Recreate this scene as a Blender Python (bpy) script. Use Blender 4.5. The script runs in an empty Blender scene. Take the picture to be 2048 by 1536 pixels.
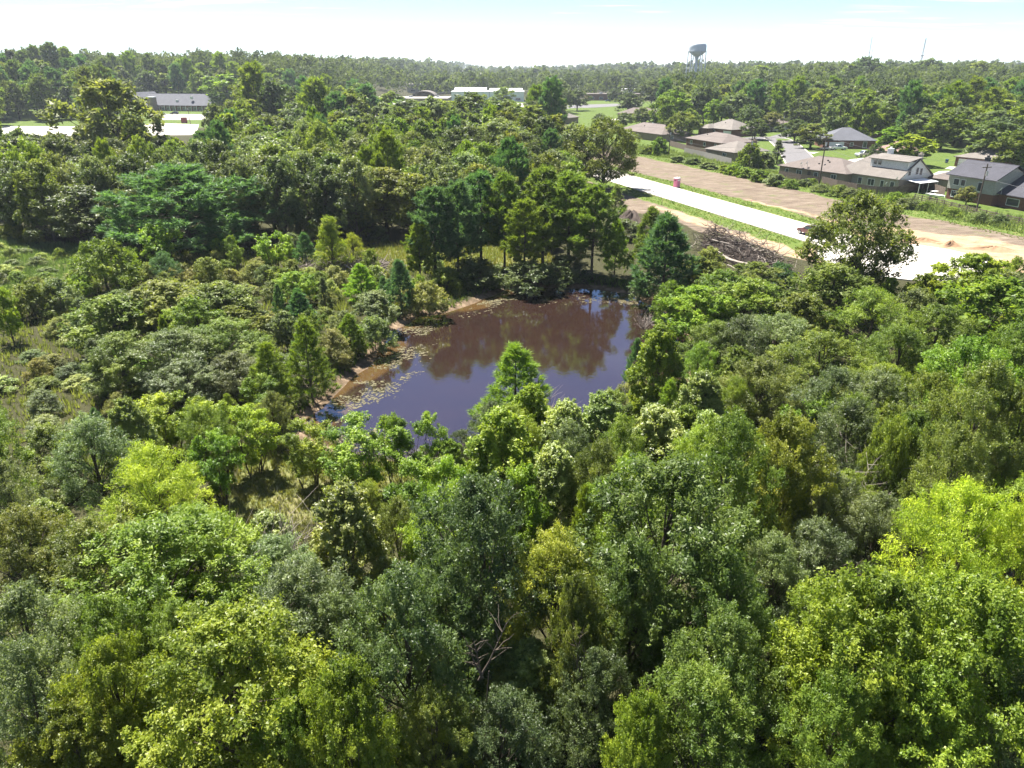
import bpy, bmesh, math, random
import numpy as np
from mathutils import Vector, Matrix, noise as mnoise

S = bpy.context.scene
COL = S.collection
R_ = math.radians

# ------------------------------------------------------------------ camera
CAM_H, PITCH, FPX = 26.0, R_(23.3), 1469.0
HAZE_DENSITY = 0.00010
cam_d = bpy.data.cameras.new('camera')
cam = bpy.data.objects.new('camera', cam_d)
COL.objects.link(cam)
cam.location = (0, 0, CAM_H)
cam.rotation_euler = (R_(90) - PITCH, 0, 0)
cam_d.sensor_width = 36
cam_d.lens = 36 * FPX / 2048
cam_d.clip_start, cam_d.clip_end = 0.5, 20000
S.camera = cam

# ------------------------------------------------------------------ sky
SUN_EL, SUN_AZ = R_(62), R_(-36)           # azimuth from +Y, clockwise seen from above
world = bpy.data.worlds.new('World')
S.world = world
world.use_nodes = True
wn, wl = world.node_tree.nodes, world.node_tree.links
wn.clear()
w_out = wn.new('ShaderNodeOutputWorld')
w_bg = wn.new('ShaderNodeBackground')
w_sky = wn.new('ShaderNodeTexSky')
w_sky.sky_type = 'NISHITA'
w_sky.sun_disc = False
w_sky.sun_elevation = SUN_EL
w_sky.sun_rotation = SUN_AZ
w_sky.altitude = 100
w_sky.air_density, w_sky.dust_density, w_sky.ozone_density = 0.62, 0.1, 2.2
w_bg.inputs['Strength'].default_value = 0.05
# thin streaks of cirrus, laid out on the sky plane overhead
w_tc = wn.new('ShaderNodeTexCoord')
w_sep = wn.new('ShaderNodeSeparateXYZ')
wl.new(w_tc.outputs['Generated'], w_sep.inputs[0])


def wmath(op, a, b=None, clamp=False):
    n = wn.new('ShaderNodeMath')
    n.operation, n.use_clamp = op, clamp
    for i, v in enumerate((a, b)):
        if v is None:
            continue
        if isinstance(v, (int, float)):
            n.inputs[i].default_value = v
        else:
            wl.new(v, n.inputs[i])
    return n.outputs[0]


zc = wmath('MAXIMUM', w_sep.outputs[2], 0.02)
w_cmb = wn.new('ShaderNodeCombineXYZ')
wl.new(wmath('DIVIDE', w_sep.outputs[0], wmath('ADD', zc, 0.06)), w_cmb.inputs[0])
wl.new(wmath('DIVIDE', w_sep.outputs[1], wmath('ADD', zc, 0.06)), w_cmb.inputs[1])
w_map = wn.new('ShaderNodeMapping')
w_map.inputs['Rotation'].default_value = (0, 0, R_(35))
w_map.inputs['Scale'].default_value = (0.9, 3.2, 1)
wl.new(w_cmb.outputs[0], w_map.inputs[0])
w_n1 = wn.new('ShaderNodeTexNoise')
w_n1.inputs['Scale'].default_value = 1.1
w_n1.inputs['Detail'].default_value = 8
w_n1.inputs['Roughness'].default_value = 0.62
w_n1.inputs['Distortion'].default_value = 0.4
wl.new(w_map.outputs[0], w_n1.inputs['Vector'])
w_rmp = wn.new('ShaderNodeMapRange')
w_rmp.inputs['From Min'].default_value = 0.50
w_rmp.inputs['From Max'].default_value = 0.74
w_rmp.inputs['To Max'].default_value = 0.85
wl.new(w_n1.outputs['Fac'], w_rmp.inputs['Value'])
w_mix = wn.new('ShaderNodeMixRGB')
w_mix.inputs['Color2'].default_value = (11, 11.2, 11.6, 1)
# broad patches of clear sky between the streaks
w_n2 = wn.new('ShaderNodeTexNoise')
w_n2.inputs['Scale'].default_value = 0.35
w_n2.inputs['Detail'].default_value = 2
wl.new(w_cmb.outputs[0], w_n2.inputs['Vector'])
w_r2 = wn.new('ShaderNodeMapRange')
w_r2.inputs['From Min'].default_value = 0.53
w_r2.inputs['From Max'].default_value = 0.62
wl.new(w_n2.outputs['Fac'], w_r2.inputs['Value'])
wl.new(wmath('MULTIPLY', w_rmp.outputs[0], w_r2.outputs[0]), w_mix.inputs['Fac'])
wl.new(w_sky.outputs[0], w_mix.inputs['Color1'])
wl.new(w_mix.outputs[0], w_bg.inputs['Color'])
wl.new(w_bg.outputs[0], w_out.inputs['Surface'])

sun_d = bpy.data.lights.new('sun', 'SUN')
sun_d.energy = 5.0
sun_d.angle = R_(0.53)
sun_d.color = (1.0, 0.95, 0.87)
sun = bpy.data.objects.new('sun', sun_d)
COL.objects.link(sun)
SDIR = Vector((math.sin(SUN_AZ) * math.cos(SUN_EL), math.cos(SUN_AZ) * math.cos(SUN_EL), math.sin(SUN_EL)))
sun.rotation_euler = SDIR.to_track_quat('Z', 'Y').to_euler()

S.view_settings.view_transform = 'Standard'
S.view_settings.look = 'None'
S.view_settings.gamma = 1
S.view_settings.exposure = 1.95
S.view_settings.use_curve_mapping = False
S.render.engine = 'CYCLES'
S.cycles.max_bounces = 6
S.cycles.diffuse_bounces = 3
S.cycles.glossy_bounces = 3
S.cycles.transmission_bounces = 4
S.cycles.transparent_max_bounces = 4
S.cycles.volume_bounces = 0
S.cycles.use_denoising = True
S.cycles.denoiser = 'OPENIMAGEDENOISE'
S.cycles.denoising_input_passes = 'RGB_ALBEDO_NORMAL'
S.cycles.denoising_prefilter = 'ACCURATE'
S.cycles.caustics_reflective = False
S.cycles.caustics_refractive = False


# ------------------------------------------------------------------ helpers
def at(px, py, z=0.0):
    """Ground point (height z) that the photograph shows at a pixel of its 2048 x 1536 frame."""
    a, b = (px - 1024) / FPX, (768 - py) / FPX
    dy, dz = math.cos(PITCH) + b * math.sin(PITCH), -math.sin(PITCH) + b * math.cos(PITCH)
    t = (z - CAM_H) / dz
    return (a * t, dy * t)


def depth_of(x, y, z):
    return y * math.cos(PITCH) + (CAM_H - z) * math.sin(PITCH)


def seen_at(x, y, z):
    d = depth_of(x, y, z)
    v = y * math.sin(PITCH) - (CAM_H - z) * math.cos(PITCH)
    return 1024 + FPX * x / d, 768 - FPX * v / d


def sm(a, b, x):
    t = np.clip((x - a) / (b - a), 0, 1)
    return t * t * (3 - 2 * t)


def height(x, y):
    """Lie of the land: flat, with wooded rises far back."""
    h = 17 * sm(530, 640, y) * sm(-90, -210, x)
    h = np.maximum(h, 15 * sm(400, 520, y) * sm(-.505, -.56, x / np.maximum(y, 1.0)))
    return h + 5 * sm(900, 2300, y) + 9 * sm(420, 800, y) * sm(90, 330, x)


def tag(o, label=None, cat=None, group=None, kind=None):
    if label: o['label'] = label
    if cat: o['category'] = cat
    if group: o['group'] = group
    if kind: o['kind'] = kind
    return o


def link(name, data, parent=None, loc=(0, 0, 0), rot=(0, 0, 0)):
    o = bpy.data.objects.new(name, data)
    COL.objects.link(o)
    o.location, o.rotation_euler = loc, rot
    if parent is not None:
        o.parent = parent
    return o


def empty(name, loc, rz=0.0):
    o = link(name, None, None, loc, (0, 0, rz))
    o.empty_display_size = 0.3
    return o


def mesh_np(name, V, Q=None, T=None, mat=None, attrs=None, mats=None, smooth=False):
    me = bpy.data.meshes.new(name)
    V = np.asarray(V, np.float32)
    nq = 0 if Q is None else len(Q)
    nt = 0 if T is None else len(T)
    idx = np.concatenate([np.asarray(a, np.int32).ravel() for a in (Q, T) if a is not None and len(a)])
    me.vertices.add(len(V))
    me.vertices.foreach_set('co', V.ravel())
    me.loops.add(len(idx))
    me.loops.foreach_set('vertex_index', idx)
    me.polygons.add(nq + nt)
    st = np.concatenate([np.arange(nq) * 4, nq * 4 + np.arange(nt) * 3]).astype(np.int32)
    me.polygons.foreach_set('loop_start', st)
    if smooth:
        me.polygons.foreach_set('use_smooth', np.ones(nq + nt, bool))
    me.update(calc_edges=True)
    for m in (mats or ([mat] if mat else [])):
        me.materials.append(m)
    for an, (dom, typ, val) in (attrs or {}).items():
        a = me.attributes.new(an, typ, dom)
        a.data.foreach_set('value' if typ == 'FLOAT' else 'color', np.asarray(val, np.float32).ravel())
    return me


class MB:
    """Collects boxes, prisms and tubes into one mesh."""
    def __init__(s):
        s.v, s.f = [], []

    def poly(s, pts):
        n = len(s.v)
        s.v += [tuple(p) for p in pts]
        s.f.append(tuple(range(n, n + len(pts))))
        return s

    def box(s, x0, x1, y0, y1, z0, z1):
        n = len(s.v)
        s.v += [(x, y, z) for z in (z0, z1) for x, y in ((x0, y0), (x1, y0), (x1, y1), (x0, y1))]
        s.f += [tuple(n + i for i in q) for q in ((3, 2, 1, 0), (4, 5, 6, 7), (0, 1, 5, 4), (1, 2, 6, 5), (2, 3, 7, 6), (3, 0, 4, 7))]
        return s

    def prism(s, pts, z0, z1):
        n, k = len(s.v), len(pts)
        s.v += [(x, y, z0) for x, y in pts] + [(x, y, z1) for x, y in pts]
        s.f.append(tuple(n + i for i in reversed(range(k))))
        s.f.append(tuple(n + k + i for i in range(k)))
        s.f += [(n + i, n + (i + 1) % k, n + k + (i + 1) % k, n + k + i) for i in range(k)]
        return s

    def tube(s, pts, rad, seg=6, cap=True):
        pts = [Vector(p) for p in pts]
        rad = rad if isinstance(rad, (list, tuple)) else [rad] * len(pts)
        n = len(s.v)
        for i, p in enumerate(pts):
            d = (pts[min(i + 1, len(pts) - 1)] - pts[max(i - 1, 0)]).normalized()
            a = d.orthogonal().normalized()
            b = d.cross(a)
            for k in range(seg):
                th = 2 * math.pi * k / seg
                s.v.append(tuple(p + (a * math.cos(th) + b * math.sin(th)) * rad[i]))
        for i in range(len(pts) - 1):
            for k in range(seg):
                k2 = (k + 1) % seg
                s.f.append((n + i * seg + k, n + i * seg + k2, n + (i + 1) * seg + k2, n + (i + 1) * seg + k))
        if cap:
            s.f.append(tuple(n + k for k in reversed(range(seg))))
            s.f.append(tuple(n + (len(pts) - 1) * seg + k for k in range(seg)))
        return s

    def lathe(s, prof, seg=16, c=(0, 0)):
        n = len(s.v)
        for r, z in prof:
            for k in range(seg):
                th = 2 * math.pi * k / seg
                s.v.append((c[0] + r * math.cos(th), c[1] + r * math.sin(th), z))
        for i in range(len(prof) - 1):
            for k in range(seg):
                k2 = (k + 1) % seg
                s.f.append((n + i * seg + k, n + i * seg + k2, n + (i + 1) * seg + k2, n + (i + 1) * seg + k))
        return s

    def mesh(s, name, mat, smooth=False, bevel=0):
        me = bpy.data.meshes.new(name)
        me.from_pydata(s.v, [], s.f)
        if bevel:
            bm = bmesh.new()
            bm.from_mesh(me)
            bmesh.ops.bevel(bm, geom=list(bm.edges), offset=bevel, segments=2, affect='EDGES', profile=0.6)
            bm.to_mesh(me)
            bm.free()
        if smooth:
            me.polygons.foreach_set('use_smooth', [True] * len(me.polygons))
        me.materials.append(mat)
        return me

    def build(s, name, mat, parent=None, smooth=False, bevel=0, loc=(0, 0, 0), rot=(0, 0, 0)):
        return link(name, s.mesh(name, mat, smooth, bevel), parent, loc, rot)


# ------------------------------------------------------------------ materials
MATS = {}


def nodes_of(name):
    m = bpy.data.materials.new(name)
    m.use_nodes = True
    nt = m.node_tree
    p = nt.nodes.get('Principled BSDF')
    return m, nt, p


def nnode(nt, typ, **kw):
    n = nt.nodes.new(typ)
    for k, v in kw.items():
        if k in n.inputs.keys():
            n.inputs[k].default_value = v
        else:
            setattr(n, k, v)
    return n


def simple(name, col, rough=0.7, var=0.15, scale=3.0, metal=0.0, spec=0.3, bump=0.0, stretch=(1, 1, 1)):
    """Colour with large and small mottling and fine relief."""
    m, nt, p = nodes_of(name)
    tc = nnode(nt, 'ShaderNodeTexCoord')
    mp = nnode(nt, 'ShaderNodeMapping')
    mp.inputs['Scale'].default_value = stretch
    nt.links.new(tc.outputs['Object'], mp.inputs[0])
    n1 = nnode(nt, 'ShaderNodeTexNoise', Scale=scale, Detail=6.0, Roughness=0.65)
    nt.links.new(mp.outputs[0], n1.inputs['Vector'])
    mr = nnode(nt, 'ShaderNodeMapRange')
    mr.inputs['From Min'].default_value, mr.inputs['From Max'].default_value = 0.25, 0.75
    mr.inputs['To Min'].default_value, mr.inputs['To Max'].default_value = 1 - var, 1 + var
    nt.links.new(n1.outputs['Fac'], mr.inputs['Value'])
    mx = nnode(nt, 'ShaderNodeVectorMath', operation='MULTIPLY')
    mx.inputs[0].default_value = col[:3]
    nt.links.new(mr.outputs[0], mx.inputs[1])
    nt.links.new(mx.outputs[0], p.inputs['Base Color'])
    p.inputs['Roughness'].default_value = rough
    p.inputs['Metallic'].default_value = metal
    p.inputs['Specular IOR Level'].default_value = spec
    if bump:
        b = nnode(nt, 'ShaderNodeBump', Strength=bump, Distance=0.05)
        nt.links.new(n1.outputs['Fac'], b.inputs['Height'])
        nt.links.new(b.outputs[0], p.inputs['Normal'])
    MATS[name] = m
    return m


def foliage_material():
    m, nt, p = nodes_of('foliage')
    oi = nnode(nt, 'ShaderNodeObjectInfo')
    at_ = nnode(nt, 'ShaderNodeAttribute', attribute_name='tint')
    hsv = nnode(nt, 'ShaderNodeHueSaturation')
    nt.links.new(oi.outputs['Color'], hsv.inputs['Color'])
    mv = nnode(nt, 'ShaderNodeMapRange')
    mv.inputs['To Min'].default_value, mv.inputs['To Max'].default_value = 0.6, 1.45
    nt.links.new(at_.outputs['Fac'], mv.inputs['Value'])
    nt.links.new(mv.outputs[0], hsv.inputs['Value'])
    mh = nnode(nt, 'ShaderNodeMapRange')
    mh.inputs['To Min'].default_value, mh.inputs['To Max'].default_value = 0.518, 0.482
    nt.links.new(at_.outputs['Fac'], mh.inputs['Value'])
    nt.links.new(mh.outputs[0], hsv.inputs['Hue'])
    nt.links.new(hsv.outputs[0], p.inputs['Base Color'])
    p.inputs['Roughness'].default_value = 0.46
    nt.links.new(oi.outputs['Alpha'], p.inputs['Specular IOR Level'])
    tr = nnode(nt, 'ShaderNodeBsdfTranslucent')
    tm = nnode(nt, 'ShaderNodeVectorMath', operation='MULTIPLY')
    tm.inputs[1].default_value = (1.35, 1.4, 0.5)
    nt.links.new(hsv.outputs[0], tm.inputs[0])
    nt.links.new(tm.outputs[0], tr.inputs['Color'])
    mix = nnode(nt, 'ShaderNodeMixShader', Fac=0.43)
    nt.links.new(p.outputs[0], mix.inputs[1])
    nt.links.new(tr.outputs[0], mix.inputs[2])
    nt.links.new(mix.outputs[0], nt.nodes['Material Output'].inputs['Surface'])
    return m


FOL = foliage_material()
BARK = simple('bark', (0.085, 0.068, 0.052), 0.9, 0.4, 6.0, bump=0.4, stretch=(2, 2, 0.5))
TWIG = simple('dead_wood', (0.26, 0.225, 0.195), 0.9, 0.35, 2.0, bump=0.2)


# ------------------------------------------------------------------ ground
def inside(poly, X, Y):
    poly = np.asarray(poly, float)
    r = np.zeros(X.shape, bool)
    j = len(poly) - 1
    for i in range(len(poly)):
        xi, yi = poly[i]
        xj, yj = poly[j]
        c = ((yi > Y) != (yj > Y)) & (X < (xj - xi) * (Y - yi) / (yj - yi + 1e-12) + xi)
        r ^= c
        j = i
    return r


def sdist(poly, X, Y):
    """Signed distance to a polygon, positive inside."""
    poly = np.asarray(poly, float)
    d = np.full(X.shape, 1e9)
    for i in range(len(poly)):
        a, b = poly[i], poly[(i + 1) % len(poly)]
        e = b - a
        t = np.clip(((X - a[0]) * e[0] + (Y - a[1]) * e[1]) / (e @ e + 1e-12), 0, 1)
        d = np.minimum(d, np.hypot(X - a[0] - t * e[0], Y - a[1] - t * e[1]))
    return np.where(inside(poly, X, Y), d, -d)


def wob(X, Y, s, seed=0):
    """Cheap smooth noise in -1..1 for outlines."""
    r = np.zeros(np.shape(X))
    rg = np.random.default_rng(seed + 77)
    for k in range(9):
        a, ph, f = rg.uniform(0, 6.28), rg.uniform(0, 6.28), rg.uniform(0.5, 2.2) / s
        r = r + np.sin((X * math.cos(a) + Y * math.sin(a)) * f * 3 + ph) / (0.7 + 0.3 * f * s)
    return np.clip(r / 4.0, -1, 1)


POND = [(-17.0, 54.0), (-15.9, 56.2), (-15.6, 57.6), (-15.2, 59.3), (-14.9, 62.2), (-14.1, 64.9), (-13.6, 68.2), (-12.7, 72.4), (-12.9, 76), (-11.3, 81.3),
        (-8.6, 82.0), (-5.7, 84.6), (-3.6, 88.4), (-0.1, 92.7), (4.8, 94.1), (11.2, 92.9), (14.9, 90.4), (17.2, 85.5), (18.6, 78), (18.2, 70),
        (15.5, 62.5), (11.0, 57.0), (6.0, 52.4), (1.0, 49.6), (-4, 47.9), (-8.6, 47.3), (-13, 48.6), (-16.2, 51.2)]
POND_Z = -0.6
UX, UY = 0.3215, -0.9469           # direction of the new road, coming towards us
VX, VY = 0.9469, 0.3215            # across it, away to the right


def road_uv(u, v):
    """Metres along the new road (from its visible far end) and across it."""
    return (25.45 + UX * u + VX * v, 199.7 + UY * u + VY * v)


RW = 4.75
CUL = (57.5, 106.0)
CUL_R = 11.6
DIRT = [road_uv(-62, -6), road_uv(-60, 28), road_uv(-20, 30), road_uv(30, 31), road_uv(62, 30), road_uv(100, 34), (130, 95), (130, 60), (88, 62),
        (70, 78), (55.5, 91), (44, 108), (32, 130), (24, 146), (21, 166), (18.5, 190), road_uv(-30, -9)]
GRASS_A = [road_uv(-60, -RW + .3), road_uv(88, -RW + .3), road_uv(88, -10.2), road_uv(60, -10.0), road_uv(30, -10.5), road_uv(0, -10), road_uv(-60, -9)]
GRASS_B = [road_uv(-60, RW - .3), road_uv(84, RW - .3), road_uv(80, 9.2), road_uv(60, 11.0), road_uv(35, 10.4), road_uv(0, 9.5), road_uv(-60, 9)]
VERGE = [road_uv(-60, 27.5), road_uv(-20, 29), road_uv(30, 30), road_uv(62, 29), road_uv(100, 33), (140, 80), (150, 100), road_uv(92, 50), road_uv(60, 48), road_uv(20, 48), road_uv(-60, 48)]
SUBDIV = [road_uv(-70, 40), road_uv(100, 44), (150, 100), (260, 200), (420, 420), (40, 520), (30, 420), (24, 300)]
TOWN = [(-330, 345), (10, 395), (60, 420), (160, 600), (100, 690), (-150, 640), (-330, 560)]
MEADOW = [(-110, 128), (-72, 114), (-61, 111), (-55, 99), (-60, 90), (-68, 84), (-110, 84)]
MEADOW_B = [(-23, 117), (-4, 117), (5, 107), (-4, 100), (-14, 104), (-21, 107)]
CLEAR = [(-19, 47.5), (-13, 47), (-7, 45.5), (-3, 46), (-6, 41), (-13, 37.5), (-18, 39.5)]

xs = np.concatenate([np.array([-6000, -4200, -3000, -2200, -1600, -1200, -900, -700, -560, -460, -380, -320, -270, -230, -200, -175, -155, -140]),
                     np.arange(-128, 176, 1.15), np.array([180, 190, 203, 220, 245, 280, 330, 400, 500, 640, 820, 1100, 1500, 2100, 3000, 4300, 6000])])
ys = np.concatenate([np.array([-400, -200, -100, -50, -20]), np.arange(-8, 262, 1.15), np.array([268, 276, 288, 304, 325, 350, 380, 415, 455, 500, 540, 580, 630, 680, 740, 820, 920, 1050,
                     1250, 1500, 1900, 2500, 3300, 4500, 6500, 9000])])
GX, GY = np.meshgrid(xs, ys)
dp = sdist(POND, GX, GY) + 0.5 * wob(GX, GY, 4, 3)
GZ = height(GX, GY) + 0.0
GZ = GZ + np.where(np.abs(GX - 20) < 150, 0.12 * wob(GX, GY, 14, 1) * sm(4.7, 7, np.abs((GX - 25.45) * VX + (GY - 199.7) * VY)), 0)
GZ = GZ * (1 - sm(-6, -1, dp)) + sm(-6, -1, dp) * 0
near_cul = np.hypot(GX - CUL[0], GY - CUL[1])
GZ = np.where(near_cul < 16, GZ * sm(12, 16, near_cul), GZ)
GZ = GZ - 0.75 * sm(-2.6, 0.6, dp) - 1.1 * sm(0.3, 4, dp)
dirt = sm(-2.0, 1.2, sdist(DIRT, GX, GY) + 2.0 * wob(GX, GY, 9, 5))
grs = np.maximum(sm(-0.6, 0.9, sdist(GRASS_A, GX, GY) + 0.9 * wob(GX, GY, 5, 6)), sm(-0.6, 0.9, sdist(GRASS_B, GX, GY) + 0.9 * wob(GX, GY, 5, 8)))
grs = np.maximum(grs, sm(-1.2, 1.2, sdist(VERGE, GX, GY) + 1.2 * wob(GX, GY, 7, 9)))
lawn = np.maximum(sm(-3, 3, sdist(SUBDIV, GX, GY)), sm(-6, 6, sdist(TOWN, GX, GY)))
mead = np.maximum(np.maximum(sm(-3, 2, sdist(MEADOW, GX, GY) + 2 * wob(GX, GY, 8, 11)), sm(-2, 1, sdist(MEADOW_B, GX, GY) + wob(GX, GY, 5, 17))), sm(-1.5, 1, sdist(CLEAR, GX, GY) + wob(GX, GY, 4, 12)))
d_road = np.abs((GX - 25.45) * VX + (GY - 199.7) * VY)
sand = np.clip(sm(-2.2, -0.4, dp), 0, 1)
dsand = sm(8, 1, np.abs(near_cul - 17.5) - 3.0 + 2.5 * wob(GX, GY, 8, 14)) * dirt
u_ = (GX - 25.45) * UX + (GY - 199.7) * UY
v_ = (GX - 25.45) * VX + (GY - 199.7) * VY
dsand = np.maximum(dsand, dirt * sm(3.2, 0.2, np.abs(v_ + 12.2 + 1.0 * wob(GX, GY, 7, 15))) * sm(28, 60, u_) * 0.95)
dsand = np.maximum(dsand, dirt * sm(2.2, 0.2, np.abs(v_ - 11.5 + 1.0 * wob(GX, GY, 6, 16))) * sm(36, 50, u_) * sm(96, 70, u_) * 0.8)
attr_a = np.stack([dirt, grs, sand, lawn], -1).reshape(-1, 4)
attr_b = np.stack([mead, dsand, np.zeros_like(mead), np.ones_like(mead)], -1).reshape(-1, 4)
ny, nx = GX.shape
ii = (np.arange(ny - 1)[:, None] * nx + np.arange(nx - 1)[None, :]).ravel()
quads = np.stack([ii, ii + 1, ii + nx + 1, ii + nx], -1)


def ground_material():
    m, nt, p = nodes_of('ground')
    L = nt.links.new
    tc = nnode(nt, 'ShaderNodeNewGeometry')
    A = nnode(nt, 'ShaderNodeAttribute', attribute_name='zone_a')
    B = nnode(nt, 'ShaderNodeAttribute', attribute_name='zone_b')
    sa = nnode(nt, 'ShaderNodeSeparateColor'); L(A.outputs['Color'], sa.inputs[0])
    sb = nnode(nt, 'ShaderNodeSeparateColor'); L(B.outputs['Color'], sb.inputs[0])

    def noise(scale, detail=8.0, rough=0.65, dist=0.0, stretch=None, rot=0.0):
        n = nnode(nt, 'ShaderNodeTexNoise', Scale=scale, Detail=detail, Roughness=rough, Distortion=dist)
        src = tc.outputs['Position']
        if stretch:
            mp = nnode(nt, 'ShaderNodeMapping')
            mp.inputs['Rotation'].default_value = (0, 0, rot)
            mp.inputs['Scale'].default_value = stretch
            L(src, mp.inputs[0])
            src = mp.outputs[0]
        L(src, n.inputs['Vector'])
        return n.outputs['Fac']

    def ramp(fac, stops):
        r = nnode(nt, 'ShaderNodeValToRGB')
        el = r.color_ramp.elements
        while len(el) < len(stops):
            el.new(0.5)
        for e, (q, c) in zip(el, stops):
            e.position, e.color = q, (*c, 1)
        L(fac, r.inputs[0])
        return r.outputs[0]

    def mixc(f, a, b):
        x = nnode(nt, 'ShaderNodeMixRGB')
        L(f, x.inputs[0]); L(a, x.inputs[1]); L(b, x.inputs[2])
        return x.outputs[0]

    def edge(fac, nz, w=0.5):
        """Breaks a soft zone border up with noise."""
        a = nnode(nt, 'ShaderNodeMath', operation='ADD'); L(fac, a.inputs[0])
        b = nnode(nt, 'ShaderNodeMath', operation='MULTIPLY_ADD'); L(nz, b.inputs[0]); b.inputs[1].default_value = w * 2; b.inputs[2].default_value = -w
        L(b.outputs[0], a.inputs[1])
        r = nnode(nt, 'ShaderNodeMapRange', interpolation_type='SMOOTHSTEP')
        r.inputs['From Min'].default_value, r.inputs['From Max'].default_value = 0.32, 0.68
        L(a.outputs[0], r.inputs[0])
        return r.outputs[0]

    big, mid, fine = noise(0.11), noise(0.6), noise(4.5)
    duff = ramp(fine, [(0.25, (0.02, 0.018, 0.01)), (0.55, (0.045, 0.045, 0.02)), (0.8, (0.08, 0.075, 0.04))])
    straw = ramp(mid, [(0.3, (0.07, 0.095, 0.03)), (0.5, (0.13, 0.14, 0.05)), (0.72, (0.21, 0.18, 0.09))])
    lawnc = ramp(mid, [(0.3, (0.05, 0.085, 0.016)), (0.55, (0.08, 0.115, 0.024)), (0.75, (0.13, 0.14, 0.045))])
    gr = ramp(mid, [(0.3, (0.055, 0.092, 0.018)), (0.5, (0.085, 0.125, 0.025)), (0.64, (0.135, 0.145, 0.045)), (0.78, (0.22, 0.18, 0.10))])
    streak = noise(0.9, 10.0, 0.72, 0.6, (0.28, 1.0, 1.0), math.atan2(UY, UX))
    mulch = ramp(streak, [(0.24, (0.05, 0.037, 0.027)), (0.40, (0.105, 0.08, 0.06)), (0.54, (0.155, 0.122, 0.092)), (0.64, (0.20, 0.165, 0.125)), (0.78, (0.27, 0.235, 0.185))])
    sandc = ramp(noise(0.5, 9.0, 0.7, 0.5), [(0.3, (0.22, 0.125, 0.065)), (0.42, (0.27, 0.19, 0.12)), (0.7, (0.34, 0.27, 0.19))])
    bank = ramp(noise(1.2), [(0.3, (0.06, 0.045, 0.026)), (0.5, (0.14, 0.10, 0.065)), (0.68, (0.27, 0.20, 0.135)), (0.85, (0.36, 0.28, 0.2))])
    c = duff
    c = mixc(edge(sb.outputs[0], mid), c, straw)
    c = mixc(edge(A.outputs['Alpha'], mid, 0.25), c, lawnc)
    c = mixc(edge(sa.outputs[0], mid, 0.4), c, mulch)
    patch = nnode(nt, 'ShaderNodeMapRange', interpolation_type='SMOOTHSTEP'); L(noise(0.22, 9.0, 0.75), patch.inputs[0])
    patch.inputs['From Min'].default_value, patch.inputs['From Max'].default_value = .53, .68
    patch.inputs['To Max'].default_value = .7
    pm = nnode(nt, 'ShaderNodeMath', operation='MULTIPLY'); L(patch.outputs[0], pm.inputs[0]); L(sa.outputs[0], pm.inputs[1])
    c = mixc(pm.outputs[0], c, gr)
    c = mixc(edge(sb.outputs[1], streak, 0.7), c, sandc)
    c = mixc(edge(sa.outputs[1], mid, 0.62), c, gr)
    c = mixc(edge(sa.outputs[2], mid, 0.3), c, bank)
    f2 = nnode(nt, 'ShaderNodeMapRange'); L(noise(9.0, 6.0, 0.8), f2.inputs[0])
    f2.inputs['From Min'].default_value, f2.inputs['From Max'].default_value = 0.3, 0.7
    f2.inputs['To Min'].default_value, f2.inputs['To Max'].default_value = 0.62, 1.3
    vm = nnode(nt, 'ShaderNodeVectorMath', operation='MULTIPLY'); L(c, vm.inputs[0]); L(f2.outputs[0], vm.inputs[1])
    L(vm.outputs[0], p.inputs['Base Color'])
    p.inputs['Roughness'].default_value = 0.95
    p.inputs['Specular IOR Level'].default_value = 0.1
    bm = nnode(nt, 'ShaderNodeBump', Strength=0.9, Distance=0.12)
    L(fine, bm.inputs['Height'])
    L(bm.outputs[0], p.inputs['Normal'])
    return m


g_me = mesh_np('ground', np.stack([GX, GY, GZ], -1).reshape(-1, 3), Q=quads, mat=ground_material(), smooth=True,
               attrs={'zone_a': ('POINT', 'FLOAT_COLOR', attr_a), 'zone_b': ('POINT', 'FLOAT_COLOR', attr_b)})
tag(link('ground', g_me), kind='structure')


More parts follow.
